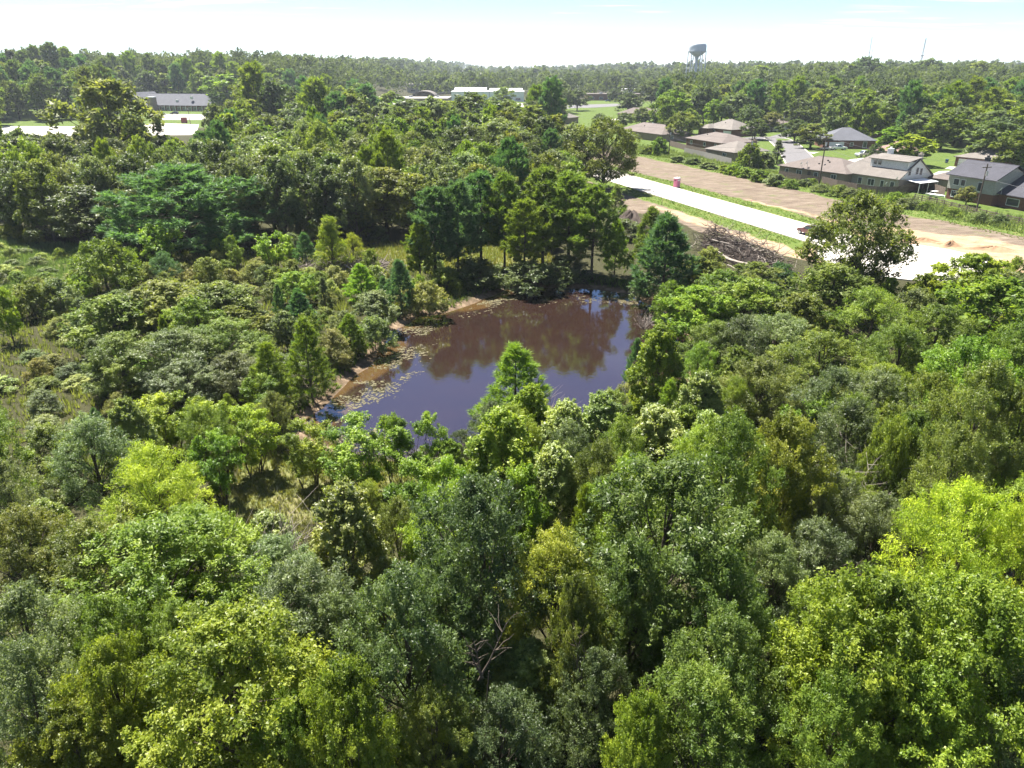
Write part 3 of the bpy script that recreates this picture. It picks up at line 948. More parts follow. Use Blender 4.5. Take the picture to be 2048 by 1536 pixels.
# ------------------------------------------------------------------ plants seen one by one in the photograph
ZF, ZR, ZL, ZS, ZP, ZT, ZM = ('along the bottom edge of the wood', 'in the wood right of the pond', 'in the scrub left of the pond', 'on the near bank of the pond',
                              'on the far bank of the pond', 'in the dark belt behind the clearing', 'in the middle of the near wood')
HERO = [
    # near wood, bottom rows
    ('maple', 480, 1400, 350, 9.5, 'yellow-green', ZF, None), ('maple', 245, 1430, 190, 8.5, 'golden green', ZF, None), ('oak', 85, 1440, 210, 8.5, 'grey-green', ZF, None),
    ('maple', 170, 1530, 230, 7.0, 'golden green', ZF, None), ('maple', 705, 1490, 210, 9.0, 'yellow-green', ZF, None), ('ash', 590, 1520, 150, 7.5, 'mid green', ZF, None),
    ('oak', 330, 1170, 330, 8.0, 'yellow-green', ZM, None), ('ash', 200, 1150, 220, 7.5, 'olive green', ZM, None), ('ash', 400, 1110, 200, 7.0, 'yellow-green', ZM, None), ('oak', 70, 1310, 230, 8.0, 'grey-green', ZF, None),
    ('oak', 60, 1130, 190, 7.5, 'olive green', ZM, None), ('oak', 235, 1320, 190, 7.5, 'mid green', ZF, None), ('ash', 370, 1310, 170, 7.0, 'mid green', ZF, None),
    ('ash', 610, 1250, 220, 8.0, 'grey-green', ZF, None), ('ash', 560, 1160, 180, 6.0, 'grey-green', ZM, None), ('ash', 680, 1300, 170, 7.0, 'grey-green', ZF, None),
    ('gum', 700, 1110, 175, 8.5, 'pale green', ZM, None), ('gum', 540, 1095, 120, 4.5, 'pale green', ZM, None), ('gum', 110, 1095, 110, 6.0, 'pale green', ZM, None),
    ('oak', 955, 1140, 270, 11.0, 'dark green', ZF, 'tall dark green oak at the centre of the near wood, behind a bare forked snag'), ('oak', 815, 1320, 250, 10.0, 'dark green', ZF, None),
    ('oak', 900, 1260, 180, 9.0, 'dark green', ZF, None), ('ash', 1115, 1210, 210, 9.0, 'golden green', ZF, None), ('maple', 1150, 1300, 130, 9.0, 'olive green', ZF, None),
    ('gum', 1050, 1380, 190, 5.0, 'pale green', ZF, None), ('oak', 1330, 1110, 360, 11.5, 'deep green', ZF, 'broad deep green oak, largest crown in the near wood'), ('oak', 1260, 1240, 200, 9.5, 'deep green', ZF, None),
    ('oak', 1430, 1260, 210, 9.5, 'deep green', ZF, None), ('oak', 1450, 990, 200, 11.0, 'mid green', ZM, None), ('maple', 1562, 965, 185, 10.0, 'golden green', ZM, 'golden green tree standing above the near wood, right of the pond'),
    ('oak', 1430, 1400, 230, 9.0, 'deep green', ZF, None), ('ash', 1390, 1500, 260, 8.5, 'mid green', ZF, None), ('maple', 1280, 1530, 150, 8.0, 'yellow-green', ZF, None),
    ('maple', 1720, 1350, 310, 11.0, 'yellow-green', ZF, None), ('maple', 1920, 1370, 310, 11.0, 'yellow-green', ZF, None), ('maple', 1820, 1500, 260, 9.0, 'yellow-green', ZF, None),
    ('oak', 1660, 1510, 200, 8.5, 'mid green', ZF, None), ('oak', 2020, 1500, 200, 8.5, 'grey-green', ZF, None), ('locust', 1905, 1120, 240, 10.0, 'lime green', ZF, None), ('locust', 2040, 1150, 220, 10.0, 'lime green', ZF, None),
    ('dome', 1765, 965, 112, 8.0, 'mid green', ZR, 'domed vine-draped tree with pale rim beside the drooping locusts'), ('oak', 1890, 985, 150, 9.5, 'olive green', ZR, None), ('oak', 1955, 870, 170, 11.0, 'olive green', ZR, None),
    ('oak', 2030, 900, 120, 10.5, 'olive green', ZR, None), ('oak', 1650, 1030, 140, 7.0, 'grey-green', ZM, None), ('ash', 1620, 1140, 160, 7.0, 'grey-green', ZF, None), ('ash', 1745, 1080, 130, 7.0, 'grey-green', ZM, None),
    ('oak', 1010, 1500, 200, 6.0, 'dark green', ZF, None), ('oak', 870, 1500, 160, 7.0, 'olive green', ZF, None), ('feather', 880, 1515, 170, 6.0, 'yellow-green', ZF, None), ('oak', 1190, 1420, 160, 7.0, 'dark green', ZF, None),
    # middle of the wood, below the pond
    ('gum', 1005, 955, 165, 9.0, 'yellow-green', ZM, 'tall cone of yellow-green broad leaves in front of the pond'), ('gum', 1105, 1005, 150, 7.5, 'pale green', ZM, None), ('sapling', 1050, 1030, 115, 7.0, 'bright green', ZM, None),
    ('sapling', 840, 1005, 130, 6.0, 'bright green', ZM, None), ('sapling', 900, 1000, 100, 6.5, 'bright green', ZM, None), ('feather', 737, 1012, 78, 3.5, 'yellow-green', ZS, 'small round feathery bush beside the straw clearing below the pond'),
    ('oak', 800, 1090, 120, 6.5, 'olive green', ZM, None), ('oak', 1200, 990, 130, 8.0, 'olive green', ZM, None), ('ash', 1240, 930, 120, 8.0, 'mid green', ZM, None), ('ypine', 1165, 1090, 90, 7.0, 'mid green', ZM, None),
    ('gum', 1130, 880, 110, 6.0, 'pale green', ZM, None), ('gum', 1200, 870, 110, 6.5, 'pale green', ZM, None), ('gum', 1310, 910, 150, 7.0, 'pale green', ZR, None), ('gum', 1400, 830, 110, 7.0, 'pale green', ZR, None),
    ('feather', 1467, 830, 90, 6.0, 'yellow-green', ZR, None), ('shrub', 1070, 840, 90, 3.0, 'straw green', ZS, None), ('shrub', 1225, 820, 90, 3.0, 'olive green', ZR, None), ('shrub', 1270, 800, 80, 3.0, 'straw green', ZR, None),
    ('gum', 1315, 752, 112, 8.8, 'yellow-green', ZR, 'tall cone-shaped tree of pale yellow-green leaves at the right edge of the pond'), ('ypine', 1272, 725, 50, 4.5, 'blue-green', ZR, None),
    ('ypine', 1032, 785, 165, 7.6, 'mid green', ZS, 'young pine rising in front of the open pond water'), ('oak', 985, 850, 85, 4.5, 'dark green', ZS, None), ('oak', 925, 898, 62, 3.5, 'dark green', ZS, None),
    ('sapling', 712, 905, 140, 5.6, 'bright green', ZS, None), ('sapling', 785, 888, 70, 5.2, 'bright green', ZS, None), ('sapling', 850, 888, 78, 5.2, 'bright green', ZS, None), ('sapling', 612, 900, 100, 4.8, 'yellow-green', ZS, None),
    ('sapling', 500, 872, 105, 5.0, 'lime green', ZL, None), ('sapling', 432, 930, 90, 5.2, 'bright green', ZL, None), ('sapling', 335, 838, 110, 4.6, 'lime green', ZL, None), ('sapling', 410, 848, 90, 4.0, 'lime green', ZL, None),
    ('feather', 318, 1030, 245, 8.0, 'lime green', ZL, 'large bright lime green feathery tree, lower left'), ('gum', 275, 1100, 105, 6.0, 'pale green', ZL, 'pale silvery-leaved tree in front of the large feathery lime green tree'),
    ('gum', 900, 930, 70, 4.0, 'bright green', ZS, None), ('oak', 20, 1000, 90, 6.0, 'yellow-green', ZL, None),
    # scrub on the left
    ('oak', 225, 640, 160, 6.0, 'mid green', ZL, None), ('oak', 330, 610, 170, 6.2, 'olive green', ZL, None), ('oak', 440, 610, 150, 6.0, 'olive green', ZL, None), ('ash', 250, 720, 160, 6.0, 'mid green', ZL, None),
    ('ash', 350, 715, 180, 6.0, 'deep green', ZL, None), ('ash', 450, 690, 150, 6.0, 'mid green', ZL, None), ('ash', 390, 650, 120, 6.5, 'mid green', ZL, None), ('cedar', 195, 735, 60, 5.5, 'dark green', ZL, None),
    ('oak', 370, 765, 130, 4.6, 'grey-green', ZL, None), ('oak', 470, 745, 110, 4.6, 'grey-green', ZL, None), ('maple', 470, 655, 110, 5.0, 'olive green', ZL, None), ('dome', 205, 530, 130, 6.5, 'mid green', ZL, 'block-shaped tree draped in vines at the edge of the meadow'),
    ('sapling', 315, 487, 75, 6.5, 'bright green', ZT, None), ('sapling', 545, 497, 65, 5.5, 'bright green', ZT, None), ('locust', 328, 530, 55, 4.5, 'blue-green', ZL, None), ('shrub', 425, 790, 45, 2.2, 'straw green', ZL, None),
    ('spire', 660, 484, 70, 7.6, 'lime green', ZL, 'bright lime green cone-shaped tree alone by the brush heap'), ('feather', 706, 497, 46, 4.5, 'lime green', ZL, 'small rounded lime green tree beside the bright cone-shaped one'),
    ('ypine', 610, 497, 50, 4.5, 'blue-green', ZT, None), ('ypine', 540, 755, 115, 6.0, 'mid green', ZL, None), ('sapling', 530, 790, 80, 4.0, 'bright green', ZL, None), ('ypine', 615, 715, 110, 7.0, 'mid green', ZL, None), ('ypine', 600, 625, 75, 5.0, 'blue-green', ZL, None),
    ('ypine', 722, 565, 70, 4.5, 'bright green', ZL, None), ('ypine', 800, 572, 72, 6.0, 'blue-green', ZL, None), ('shrub', 855, 597, 75, 3.6, 'straw green', ZP, None), ('ypine', 700, 668, 68, 4.0, 'mid green', ZL, None),
    ('shrub', 667, 695, 78, 3.2, 'straw green', ZL, None), ('shrub', 748, 668, 72, 3.2, 'grey-green', ZL, None), ('oak', 590, 570, 80, 4.0, 'bright green', ZL, None), ('cedar', 648, 590, 30, 4.5, 'dark green', ZL, None),
    ('oak', 752, 610, 90, 4.0, 'grey-green', ZL, None), ('oak', 10, 620, 60, 6.0, 'yellow-green', ZL, None), ('shrub', 60, 600, 90, 4.0, 'olive green', ZL, None), ('shrub', 110, 590, 80, 3.5, 'grey-green', ZL, None),
    # pines and trees behind the pond
    ('bpine', 368, 415, 275, 12.5, 'blue-green', ZT, 'very broad pine with layered needle clumps at the back of the meadow'),
    ('pine', 868, 455, 100, 12.0, 'blue-green', ZP, None), ('pine', 915, 445, 95, 12.6, 'blue-green', ZP, None), ('pine', 962, 425, 105, 13.0, 'blue-green', ZP, None), ('pine', 1008, 430, 85, 13.0, 'deep green', ZP, None),
    ('pine', 1050, 468, 85, 10.5, 'mid green', ZP, None), ('pine', 1088, 420, 110, 13.6, 'deep green', ZP, None), ('pine', 1138, 430, 115, 13.2, 'deep green', ZP, None), ('pine', 1188, 450, 100, 12.2, 'deep green', ZP, None),
    ('ypine', 1232, 495, 58, 7.5, 'mid green', ZP, None), ('ypine', 1330, 520, 150, 10.5, 'blue-green', ZP, None), ('ypine', 1300, 485, 90, 9.0, 'deep green', ZP, None), ('pine', 838, 500, 60, 8.0, 'mid green', ZP, None),
    ('shrub', 950, 545, 120, 3.2, 'dark green', ZP, None), ('shrub', 1060, 550, 110, 3.4, 'dark green', ZP, None), ('shrub', 1130, 535, 90, 3.2, 'dark green', ZP, None), ('shrub', 890, 560, 70, 3.0, 'mid green', ZP, None), ('shrub', 1290, 575, 60, 3.0, 'dark green', ZP, None),
    # right of the pond
    ('olive', 1716, 482, 205, 13.5, 'olive green', ZR, 'large dark olive oak leaning beside the white cul-de-sac'), ('oak', 1660, 590, 170, 8.0, 'olive green', ZR, None), ('maple', 1952, 560, 140, 7.5, 'yellow-green', ZR, None), ('maple', 1850, 600, 100, 7.0, 'yellow-green', ZR, None),
    ('oak', 2035, 590, 80, 6.0, 'dark green', ZR, None), ('maple', 1975, 640, 190, 9.5, 'mid green', ZR, None), ('maple', 1870, 690, 150, 8.5, 'mid green', ZR, None), ('maple', 1925, 780, 180, 9.5, 'bright green', ZR, None), ('maple', 2030, 740, 150, 9.5, 'mid green', ZR, None),
    ('ash', 1445, 590, 130, 6.5, 'mid green', ZR, None), ('ash', 1395, 620, 130, 6.5, 'bright green', ZR, None), ('ash', 1500, 610, 150, 7.0, 'mid green', ZR, None), ('maple', 1400, 548, 80, 5.5, 'olive green', ZR, None), ('ash', 1510, 560, 110, 5.5, 'olive green', ZR, None),
    ('ash', 1340, 605, 70, 6.0, 'mid green', ZR, None), ('ash', 1560, 690, 150, 7.0, 'grey-green', ZR, None), ('oak', 1480, 700, 130, 7.0, 'dark green', ZR, None), ('maple', 1600, 640, 110, 6.5, 'olive green', ZR, None), ('locust', 1740, 640, 170, 7.5, 'mid green', ZR, None),
    ('oak', 1640, 740, 170, 7.5, 'mid green', ZR, None), ('ash', 1790, 720, 130, 7.5, 'mid green', ZR, None), ('oak', 1660, 820, 150, 7.5, 'dark green', ZR, None), ('sapling', 1640, 855, 130, 6.0, 'bright green', ZR, None), ('ash', 1750, 830, 150, 8.0, 'grey-green', ZR, None),
    ('oak', 1850, 850, 150, 9.0, 'mid green', ZR, None), ('oak', 1690, 900, 150, 8.0, 'dark green', ZR, None), ('maple', 1810, 920, 120, 8.0, 'mid green', ZR, None), ('ash', 1430, 700, 120, 6.5, 'mid green', ZR, None), ('shrub', 1560, 560, 70, 4.0, 'blue-green', ZR, None),
    ('ash', 1400, 740, 80, 6.0, 'bright green', ZR, None), ('oak', 1520, 790, 150, 7.0, 'olive green', ZR, None), ('gum', 1470, 760, 90, 6.0, 'mid green', ZR, None), ('ypine', 1335, 830, 80, 5.5, 'mid green', ZR, None),
    # tree belt behind
    ('olive', 218, 245, 195, 24.0, 'straw green', ZT, 'tallest pale olive tree, standing in front of the brick church'), ('olive', 1210, 295, 140, 15.8, 'olive green', ZT, 'open-crowned dark oak with visible forked trunk beside the new road'),
    ('pine', 632, 215, 66, 22.0, 'mid green', ZT, None), ('oak', 455, 180, 92, 22.0, 'bright green', ZT, 'bright green rounded tree next to the right end of the brick church'), ('oak', 712, 205, 55, 16.0, 'mid green', ZT, None),
    ('oak', 770, 390, 160, 11.0, 'olive green', ZT, None), ('oak', 60, 330, 170, 13.5, 'dark green', ZT, None), ('oak', 680, 370, 110, 11.5, 'yellow-green', ZT, None), ('oak', 160, 420, 150, 9.5, 'dark green', ZT, None),
    ('oak', 870, 240, 100, 17.0, 'grey-green', ZT, None), ('oak', 945, 225, 100, 17.0, 'olive green', ZT, None), ('olive', 1108, 185, 84, 20.0, 'grey-green', ZT, None), ('cedar', 1090, 208, 34, 16.0, 'dark green', ZT, None), ('cedar', 1058, 215, 36, 14.0, 'dark green', ZT, None),
    ('oak', 550, 330, 130, 13.0, 'grey-green', ZT, None), ('oak', 1150, 300, 110, 14.0, 'grey-green', ZT, None), ('oak', 1000, 290, 150, 14.5, 'grey-green', ZT, None), ('gum', 575, 215, 60, 15.0, 'mid green', ZT, None), ('oak', 780, 210, 66, 15.0, 'mid green', ZT, None),
    ('ypine', 1232, 400, 44, 5.5, 'grey-green', ZT, None),
]
for h_ in HERO:
    hero(*h_)


# ------------------------------------------------------------------ the rest of the woods, filled in round them
def free(x, y, r, k=.62):
    for p in PLANTS:
        q = (p['R'] + r) * k
        if abs(p['x'] - x) < q and abs(p['y'] - y) < q and math.hypot(p['x'] - x, p['y'] - y) < q:
            return False
    return True


def pt_sd(poly, x, y):
    return float(sdist(poly, np.array([x]), np.array([y]))[0])


def in_view(x, y, m=3.0):
    return abs(x) < .64 * y + 9 + m and y > 4


def fill(tries, box, test, kinds, zone, k=.62, seed=1):
    """kinds: (weight, species, H range, R range, colours)"""
    rg = random.Random(seed)
    W = [q[0] for q in kinds]
    for _ in range(tries):
        x, y = rg.uniform(box[0], box[1]), rg.uniform(box[2], box[3])
        if not test(x, y):
            continue
        _, sp, hr, rr, cols = rg.choices(kinds, W)[0]
        H = rg.uniform(*hr)
        Rr = rg.uniform(*rr)
        if free(x, y, Rr, k) and not covers(x, y, H, Rr):
            plant(sp, x, y, H, Rr, rg.choice(cols), zone(x, y) if callable(zone) else zone)


OPEN = [(1235, 385, 1640, 470), (1420, 465, 1600, 545), (1700, 490, 1905, 556), (1840, 480, 2048, 505), (490, 950, 690, 1050), (650, 800, 900, 905), (300, 232, 394, 262), (0, 246, 132, 262)]


def covers(x, y, H, R):
    """True where a filler tree would stand in front of the cleared lots."""
    px, py = seen_at(x, y, H)
    w = R / depth_of(x, y, H) * FPX
    p0 = seen_at(x, y, 0)[1]
    return any(px + w > a and px - w < c and p0 > b and py < d - 6 for a, b, c, d in OPEN)


def near_wood(x, y):
    if not in_view(x, y, 1) or pt_sd(POND, x, y) > -1.5 or pt_sd(CLEAR, x, y) > -1.5 or pt_sd(DIRT, x, y) > -2:
        return False
    if y < 47:
        return True
    return x > 8 and y < 92 and x > np.interp(y, [47, 62, 70, 80, 92], [9, 17, 20, 21, 20])


fill(1500, (-38, 75, 5, 92), near_wood, [
    (4, 'oak', (5.5, 8.5), (1.9, 3.0), ['mid green', 'bright green', 'grey-green', 'olive green', 'mid green', 'yellow-green']), (3, 'ash', (5.5, 8), (1.7, 2.6), ['mid green', 'grey-green', 'bright green', 'yellow-green']),
    (2, 'maple', (6, 8.5), (2.0, 2.8), ['yellow-green', 'mid green', 'yellow-green']), (2, 'gum', (5, 7), (1.3, 2.0), ['pale green', 'yellow-green']), (2, 'shrub', (2.2, 3.6), (1.4, 2.2), ['olive green', 'grey-green', 'mid green'])],
    lambda x, y: ZF if y < 30 else (ZR if x > 12 and y > 38 else ZM), .66, 3)


HEAP = [(-36, 99), (-28, 101), (-20, 105), (-15, 106), (-15, 100), (-24, 95), (-33, 95)]


def left_scrub(x, y):
    if not in_view(x, y, 1) or pt_sd(POND, x, y) > -1.2 or pt_sd(CLEAR, x, y) > -.5 or pt_sd(HEAP, x, y) > -1:
        return False
    if not (47 < y < 108 and x < np.interp(y, [47, 58, 70, 82, 90, 108], [-17, -16, -14, -12, -8, -12])):
        return False
    return pt_sd(MEADOW, x, y) < 1 and pt_sd(MEADOW_B, x, y) < .5



fill(500, (-78, -20, 47, 100), lambda x, y: left_scrub(x, y) and seen_at(x, y, 1)[0] < 165, [(1, 'shrub', (.9, 1.9), (.9, 1.7), ['pale green', 'grey-green', 'straw green', 'olive green'])], 'in the open scrub at the far left', .85, 6)
fill(1600, (-78, -8, 47, 112), lambda x, y: left_scrub(x, y) and seen_at(x, y, 1)[0] > 150, [
    (4, 'shrub', (1.2, 2.9), (1.0, 2.1), ['olive green', 'grey-green', 'pale green', 'straw green']), (1.0, 'oak', (3.0, 4.6), (1.2, 1.9), ['grey-green', 'mid green', 'olive green']), (1, 'sapling', (2.5, 4), (.9, 1.5), ['bright green', 'mid green', 'lime green']),
    (.8, 'ypine', (2.5, 4.5), (.9, 1.5), ['mid green', 'blue-green'])], ZL, .80, 5)


def belt(x, y):
    if not in_view(x, y, 4) or pt_sd(MEADOW, x, y) > -1 or pt_sd(MEADOW_B, x, y) > -1 or pt_sd(DIRT, x, y) > -1 or pt_sd(HEAP, x, y) > -2 or pt_sd(POND, x, y) > -3:
        return False
    u, v = (x - 25.45) * UX + (y - 199.7) * UY, (x - 25.45) * VX + (y - 199.7) * VY
    if v > -13 - (0 if u > -40 else 4) or x > np.interp(y, [106, 120, 150, 178, 205], [7, 9, 11, 14, 18]):
        return False
    if covers(x, y, 13, 5) or x < -100 and y > 235 or (y > 262 and x < -20):
        return False
    return y > np.interp(x, [-120, -60, -12, 2, 10, 20], [116, 116, 119, 112, 108, 106])


def belt_zone(x, y):
    px = seen_at(x, y, 8)[0]
    return 'in the belt ' + ('under the tall olive tree' if px < 330 else 'behind the broad pine' if px < 560 else 'left of the pond pines' if px < 800 else 'behind the pond pines' if px < 1010 else 'below the dark cedars')


BELT = [(5, 'oak', (10, 15.5), (4.2, 6.2), ['grey-green', 'dark green', 'grey-green', 'olive green', 'mid green']), (1.5, 'ash', (10, 14), (3.4, 5.0), ['mid green', 'grey-green', 'yellow-green']), (.7, 'pine', (12, 16), (2.4, 3.4), ['mid green', 'blue-green'])]
fill(700, (-90, -2, 114, 128), lambda x, y: belt(x, y) and y > np.interp(x, [-90, -60, -12, 0], [117, 117, 120, 113]), [(1, 'oak', (10, 13.5), (4, 5.5), ['dark green', 'grey-green', 'olive green'])], lambda x, y: ZT, .5, 71)
fill(500, (-90, 6, 110, 124), belt, [(1, 'shrub', (2, 3.8), (1.6, 2.6), ['dark green', 'olive green', 'grey-green'])], ZT, .45, 72)
fill(1200, (-160, 30, 106, 290), belt, BELT, lambda x, y: ZT if y < 140 else belt_zone(x, y), .56, 7)
fill(160, (-90, -50, 86, 122), lambda x, y: in_view(x, y, 2) and pt_sd(MEADOW, x, y) > 0, [(1, 'shrub', (1.0, 1.9), (1.0, 1.7), ['pale green', 'grey-green', 'mid green', 'straw green'])], 'in the weedy meadow', .8, 73)


# ------------------------------------------------------------------ house parts
def tiled(name, col, du, dv, var=.25, joint=.6, rough=.9):
    """Courses of brick or shingle, as colour on a wall or roof too far off to tell the pieces apart."""
    m, nt, p = nodes_of(name)
    L = nt.links.new
    tc = nnode(nt, 'ShaderNodeTexCoord')
    n1 = nnode(nt, 'ShaderNodeTexNoise', Scale=0.45, Detail=7.0, Roughness=0.7)
    L(tc.outputs['Object'], n1.inputs['Vector'])
    n2 = nnode(nt, 'ShaderNodeTexNoise', Scale=7.0, Detail=3.0, Roughness=0.7)
    L(tc.outputs['Object'], n2.inputs['Vector'])
    wv = nnode(nt, 'ShaderNodeTexWave', bands_direction='Z', wave_profile='SAW')
    wv.inputs['Scale'].default_value = 0.314 / dv * 1.0
    wv.inputs['Distortion'].default_value = 0.3
    L(tc.outputs['Object'], wv.inputs['Vector'])
    a = nnode(nt, 'ShaderNodeMapRange'); L(n1.outputs['Fac'], a.inputs[0])
    a.inputs['From Min'].default_value, a.inputs['From Max'].default_value = .3, .7
    a.inputs['To Min'].default_value, a.inputs['To Max'].default_value = 1 - var, 1 + var
    b = nnode(nt, 'ShaderNodeMapRange'); L(n2.outputs['Fac'], b.inputs[0])
    b.inputs['From Min'].default_value, b.inputs['From Max'].default_value = .3, .7
    b.inputs['To Min'].default_value, b.inputs['To Max'].default_value = .75, 1.25
    c = nnode(nt, 'ShaderNodeMapRange'); L(wv.outputs['Fac'], c.inputs[0])
    c.inputs['To Min'].default_value, c.inputs['To Max'].default_value = joint, 1.1
    m1 = nnode(nt, 'ShaderNodeMath', operation='MULTIPLY'); L(a.outputs[0], m1.inputs[0]); L(b.outputs[0], m1.inputs[1])
    m2 = nnode(nt, 'ShaderNodeMath', operation='MULTIPLY'); L(m1.outputs[0], m2.inputs[0]); L(c.outputs[0], m2.inputs[1])
    v = nnode(nt, 'ShaderNodeVectorMath', operation='MULTIPLY'); v.inputs[0].default_value = col; L(m2.outputs[0], v.inputs[1])
    L(v.outputs[0], p.inputs['Base Color'])
    p.inputs['Roughness'].default_value = rough
    p.inputs['Specular IOR Level'].default_value = .2
    MATS[name] = m
    return m


RF_BROWN = tiled('brown_shingles', (.125, .105, .095), .3, .22, .15, .85)
RF_TAN = tiled('tan_shingles', (.145, .13, .117), .3, .22, .15, .85)
RF_GREY = tiled('grey_blue_shingles', (.095, .098, .112), .3, .22, .15, .85)
RF_DARK = tiled('charcoal_shingles', (.055, .055, .066), .3, .22, .18, .85)
RF_RED = tiled('russet_shingles', (.21, .14, .12), .3, .22, .15, .85)
BR_RED = tiled('red_brick', (.17, .085, .062), .2, .09, .2, .8)
BR_TAN = tiled('tan_brick', (.26, .205, .155), .2, .09, .15, .8)
BR_BEIGE = tiled('beige_brick', (.36, .32, .26), .2, .09, .12, .85)
SIDE_W = tiled('white_siding', (.66, .65, .62), .2, .18, .05, .8)
SIDE_G = tiled('grey_green_siding', (.34, .335, .285), .2, .18, .06, .8)
WHITE = simple('white_paint', (.72, .72, .70), .5, .06)
TRIM = simple('trim_paint', (.55, .53, .48), .6, .08)
DOORC = simple('dark_door', (.06, .045, .04), .5, .1)
FENCE_M = simple('weathered_fence_wood', (.135, .105, .085), .9, .35, 1.5, stretch=(3, 3, .6))
FENCE_G = simple('grey_fence_wood', (.25, .235, .215), .9, .25, 1.5, stretch=(3, 3, .6))
STEEL = simple('galvanised_steel', (.42, .43, .44), .45, .12, metal=.5)
METAL_W = simple('white_metal_roof', (.70, .71, .72), .45, .06, .3)
POLE_M = simple('pole_wood', (.105, .082, .064), .9, .3, 3, stretch=(2, 2, .4))
WIRE_M = simple('wire', (.20, .20, .20), .5, .05)
RUBBER = simple('rubber', (.02, .02, .02), .8, .1)
DARK = simple('dark_plastic', (.035, .035, .038), .6, .1)
BLUE_P = simple('blue_plastic', (.03, .075, .20), .5, .1)


def glass():
    m, nt, p = nodes_of('window_glass')
    p.inputs['Base Color'].default_value = (.045, .055, .065, 1)
    p.inputs['Roughness'].default_value = .06
    p.inputs['Specular IOR Level'].default_value = .6
    return m


GLASS = glass()
SIDES = {'front': lambda L, D: ((0, 0), (1, 0), (0, -1), L), 'right': lambda L, D: ((L, 0), (0, 1), (1, 0), D), 'back': lambda L, D: ((L, D), (-1, 0), (0, 1), L), 'left': lambda L, D: ((0, D), (0, -1), (-1, 0), D)}


def on_wall(b, o, t, n, s0, s1, z0, z1, d0, d1):
    """A box on a wall: s along it, d outwards."""
    c = [(o[0] + t[0] * s + n[0] * d, o[1] + t[1] * s + n[1] * d) for s, d in ((s0, d0), (s1, d0), (s1, d1), (s0, d1))]
    if t[0] * n[1] - t[1] * n[0] < 0:
        c = c[::-1]
    b.prism(c, z0, z1)


def window(root, L, D, side, s, w, z0, z1, fr=None):
    o, t, n, _ = SIDES[side](L, D)
    b = MB()
    for a0, a1, c0, c1 in ((s - .09, s, z0, z1), (s + w, s + w + .09, z0, z1), (s - .09, s + w + .09, z1, z1 + .1), (s - .12, s + w + .12, z0 - .11, z0)):
        on_wall(b, o, t, n, a0, a1, c0, c1, .002, .07)
    if w > 1.3:
        on_wall(b, o, t, n, s + w / 2 - .035, s + w / 2 + .035, z0, z1, .03, .06)
    f = b.build('window', fr or WHITE, root)
    g = MB()
    on_wall(g, o, t, n, s, s + w, z0, z1, .004, .028)
    g.build('pane', GLASS, f)
    return f


def garage_door(root, L, D, side, s, w, z1=2.2, mat=None):
    o, t, n, _ = SIDES[side](L, D)
    b = MB()
    k = 4
    for i in range(k):
        on_wall(b, o, t, n, s, s + w, .03 + (z1 - .03) * i / k, .03 + (z1 - .03) * (i + 1) / k - .03, .004, .06)
    return b.build('garage_door', mat or WHITE, root)


def door(root, L, D, side, s, mat=None):
    o, t, n, _ = SIDES[side](L, D)
    b = MB()
    on_wall(b, o, t, n, s, s + .95, .02, 2.1, .004, .06)
    f = b.build('door', mat or DOORC, root)
    h = MB()
    on_wall(h, o, t, n, s + .8, s + .86, .95, 1.05, .062, .11)
    h.build('handle', STEEL, f)


def hip_roof(root, x0, x1, y0, y1, ze, zr, mat, inset0=None, inset1=None, th=.16, name='roof'):
    """Hipped roof; an inset of 0 makes that end a gable."""
    ym = (y0 + y1) / 2
    d = (y1 - y0) / 2
    i0 = d if inset0 is None else inset0
    i1 = d if inset1 is None else inset1
    a, b_ = (x0 + i0, ym), (x1 - i1, ym)
    m = MB()
    m.poly([(x0, y0, ze), (x1, y0, ze), (*b_, zr), (*a, zr)])
    m.poly([(x1, y1, ze), (x0, y1, ze), (*a, zr), (*b_, zr)])
    for x_, ii_, tip in ((x0, i0, a), (x1, i1, b_)):
        if ii_:
            m.poly([(x_, y1, ze), (x_, y0, ze), (*tip, zr)] if x_ == x0 else [(x_, y0, ze), (x_, y1, ze), (*tip, zr)])
        else:
            for ya in (y0, y1):
                m.poly([(x_, ya, ze), (x_, ya, ze - th), (x_, ym, zr - th), (x_, ym, zr)])
    for q in ((x0, y0, x1, y0), (x1, y0, x1, y1), (x1, y1, x0, y1), (x0, y1, x0, y0)):
        if (q[0] == q[2] == x0 and i0 == 0) or (q[0] == q[2] == x1 and i1 == 0):
            continue
        m.poly([(q[0], q[1], ze - th), (q[2], q[3], ze - th), (q[2], q[3], ze), (q[0], q[1], ze)])
    if i0 == 0 or i1 == 0:
        m.poly([(*a, zr - th), (*b_, zr - th), (x1, y0, ze - th), (x0, y0, ze - th)])
        m.poly([(*b_, zr - th), (*a, zr - th), (x0, y1, ze - th), (x1, y1, ze - th)])
    else:
        m.poly([(x0, y1, ze - th), (x1, y1, ze - th), (x1, y0, ze - th), (x0, y0, ze - th)])
    r = m.build(name, mat, root)
    c = MB()
    c.tube([(*a, zr + .02), (*b_, zr + .02)], .07, 5)
    c.build('ridge_cap', mat, r)
    return r


def chimney(roof, x, y, z0, z1, mat, w=.9):
    b = MB()
    b.box(x - w / 2, x + w / 2, y - w / 2, y + w / 2, z0, z1)
    b.box(x - w / 2 - .08, x + w / 2 + .08, y - w / 2 - .08, y + w / 2 + .08, z1 + .001, z1 + .12)
    b.box(x - .2, x + .2, y - .2, y + .2, z1 + .121, z1 + .5)
    b.build('chimney', mat, roof)


def vents(roof, pts):
    for x, y, z in pts:
        MB().box(x - .16, x + .16, y - .16, y + .16, z - .2, z + .32).build('roof_vent', DARK, roof)


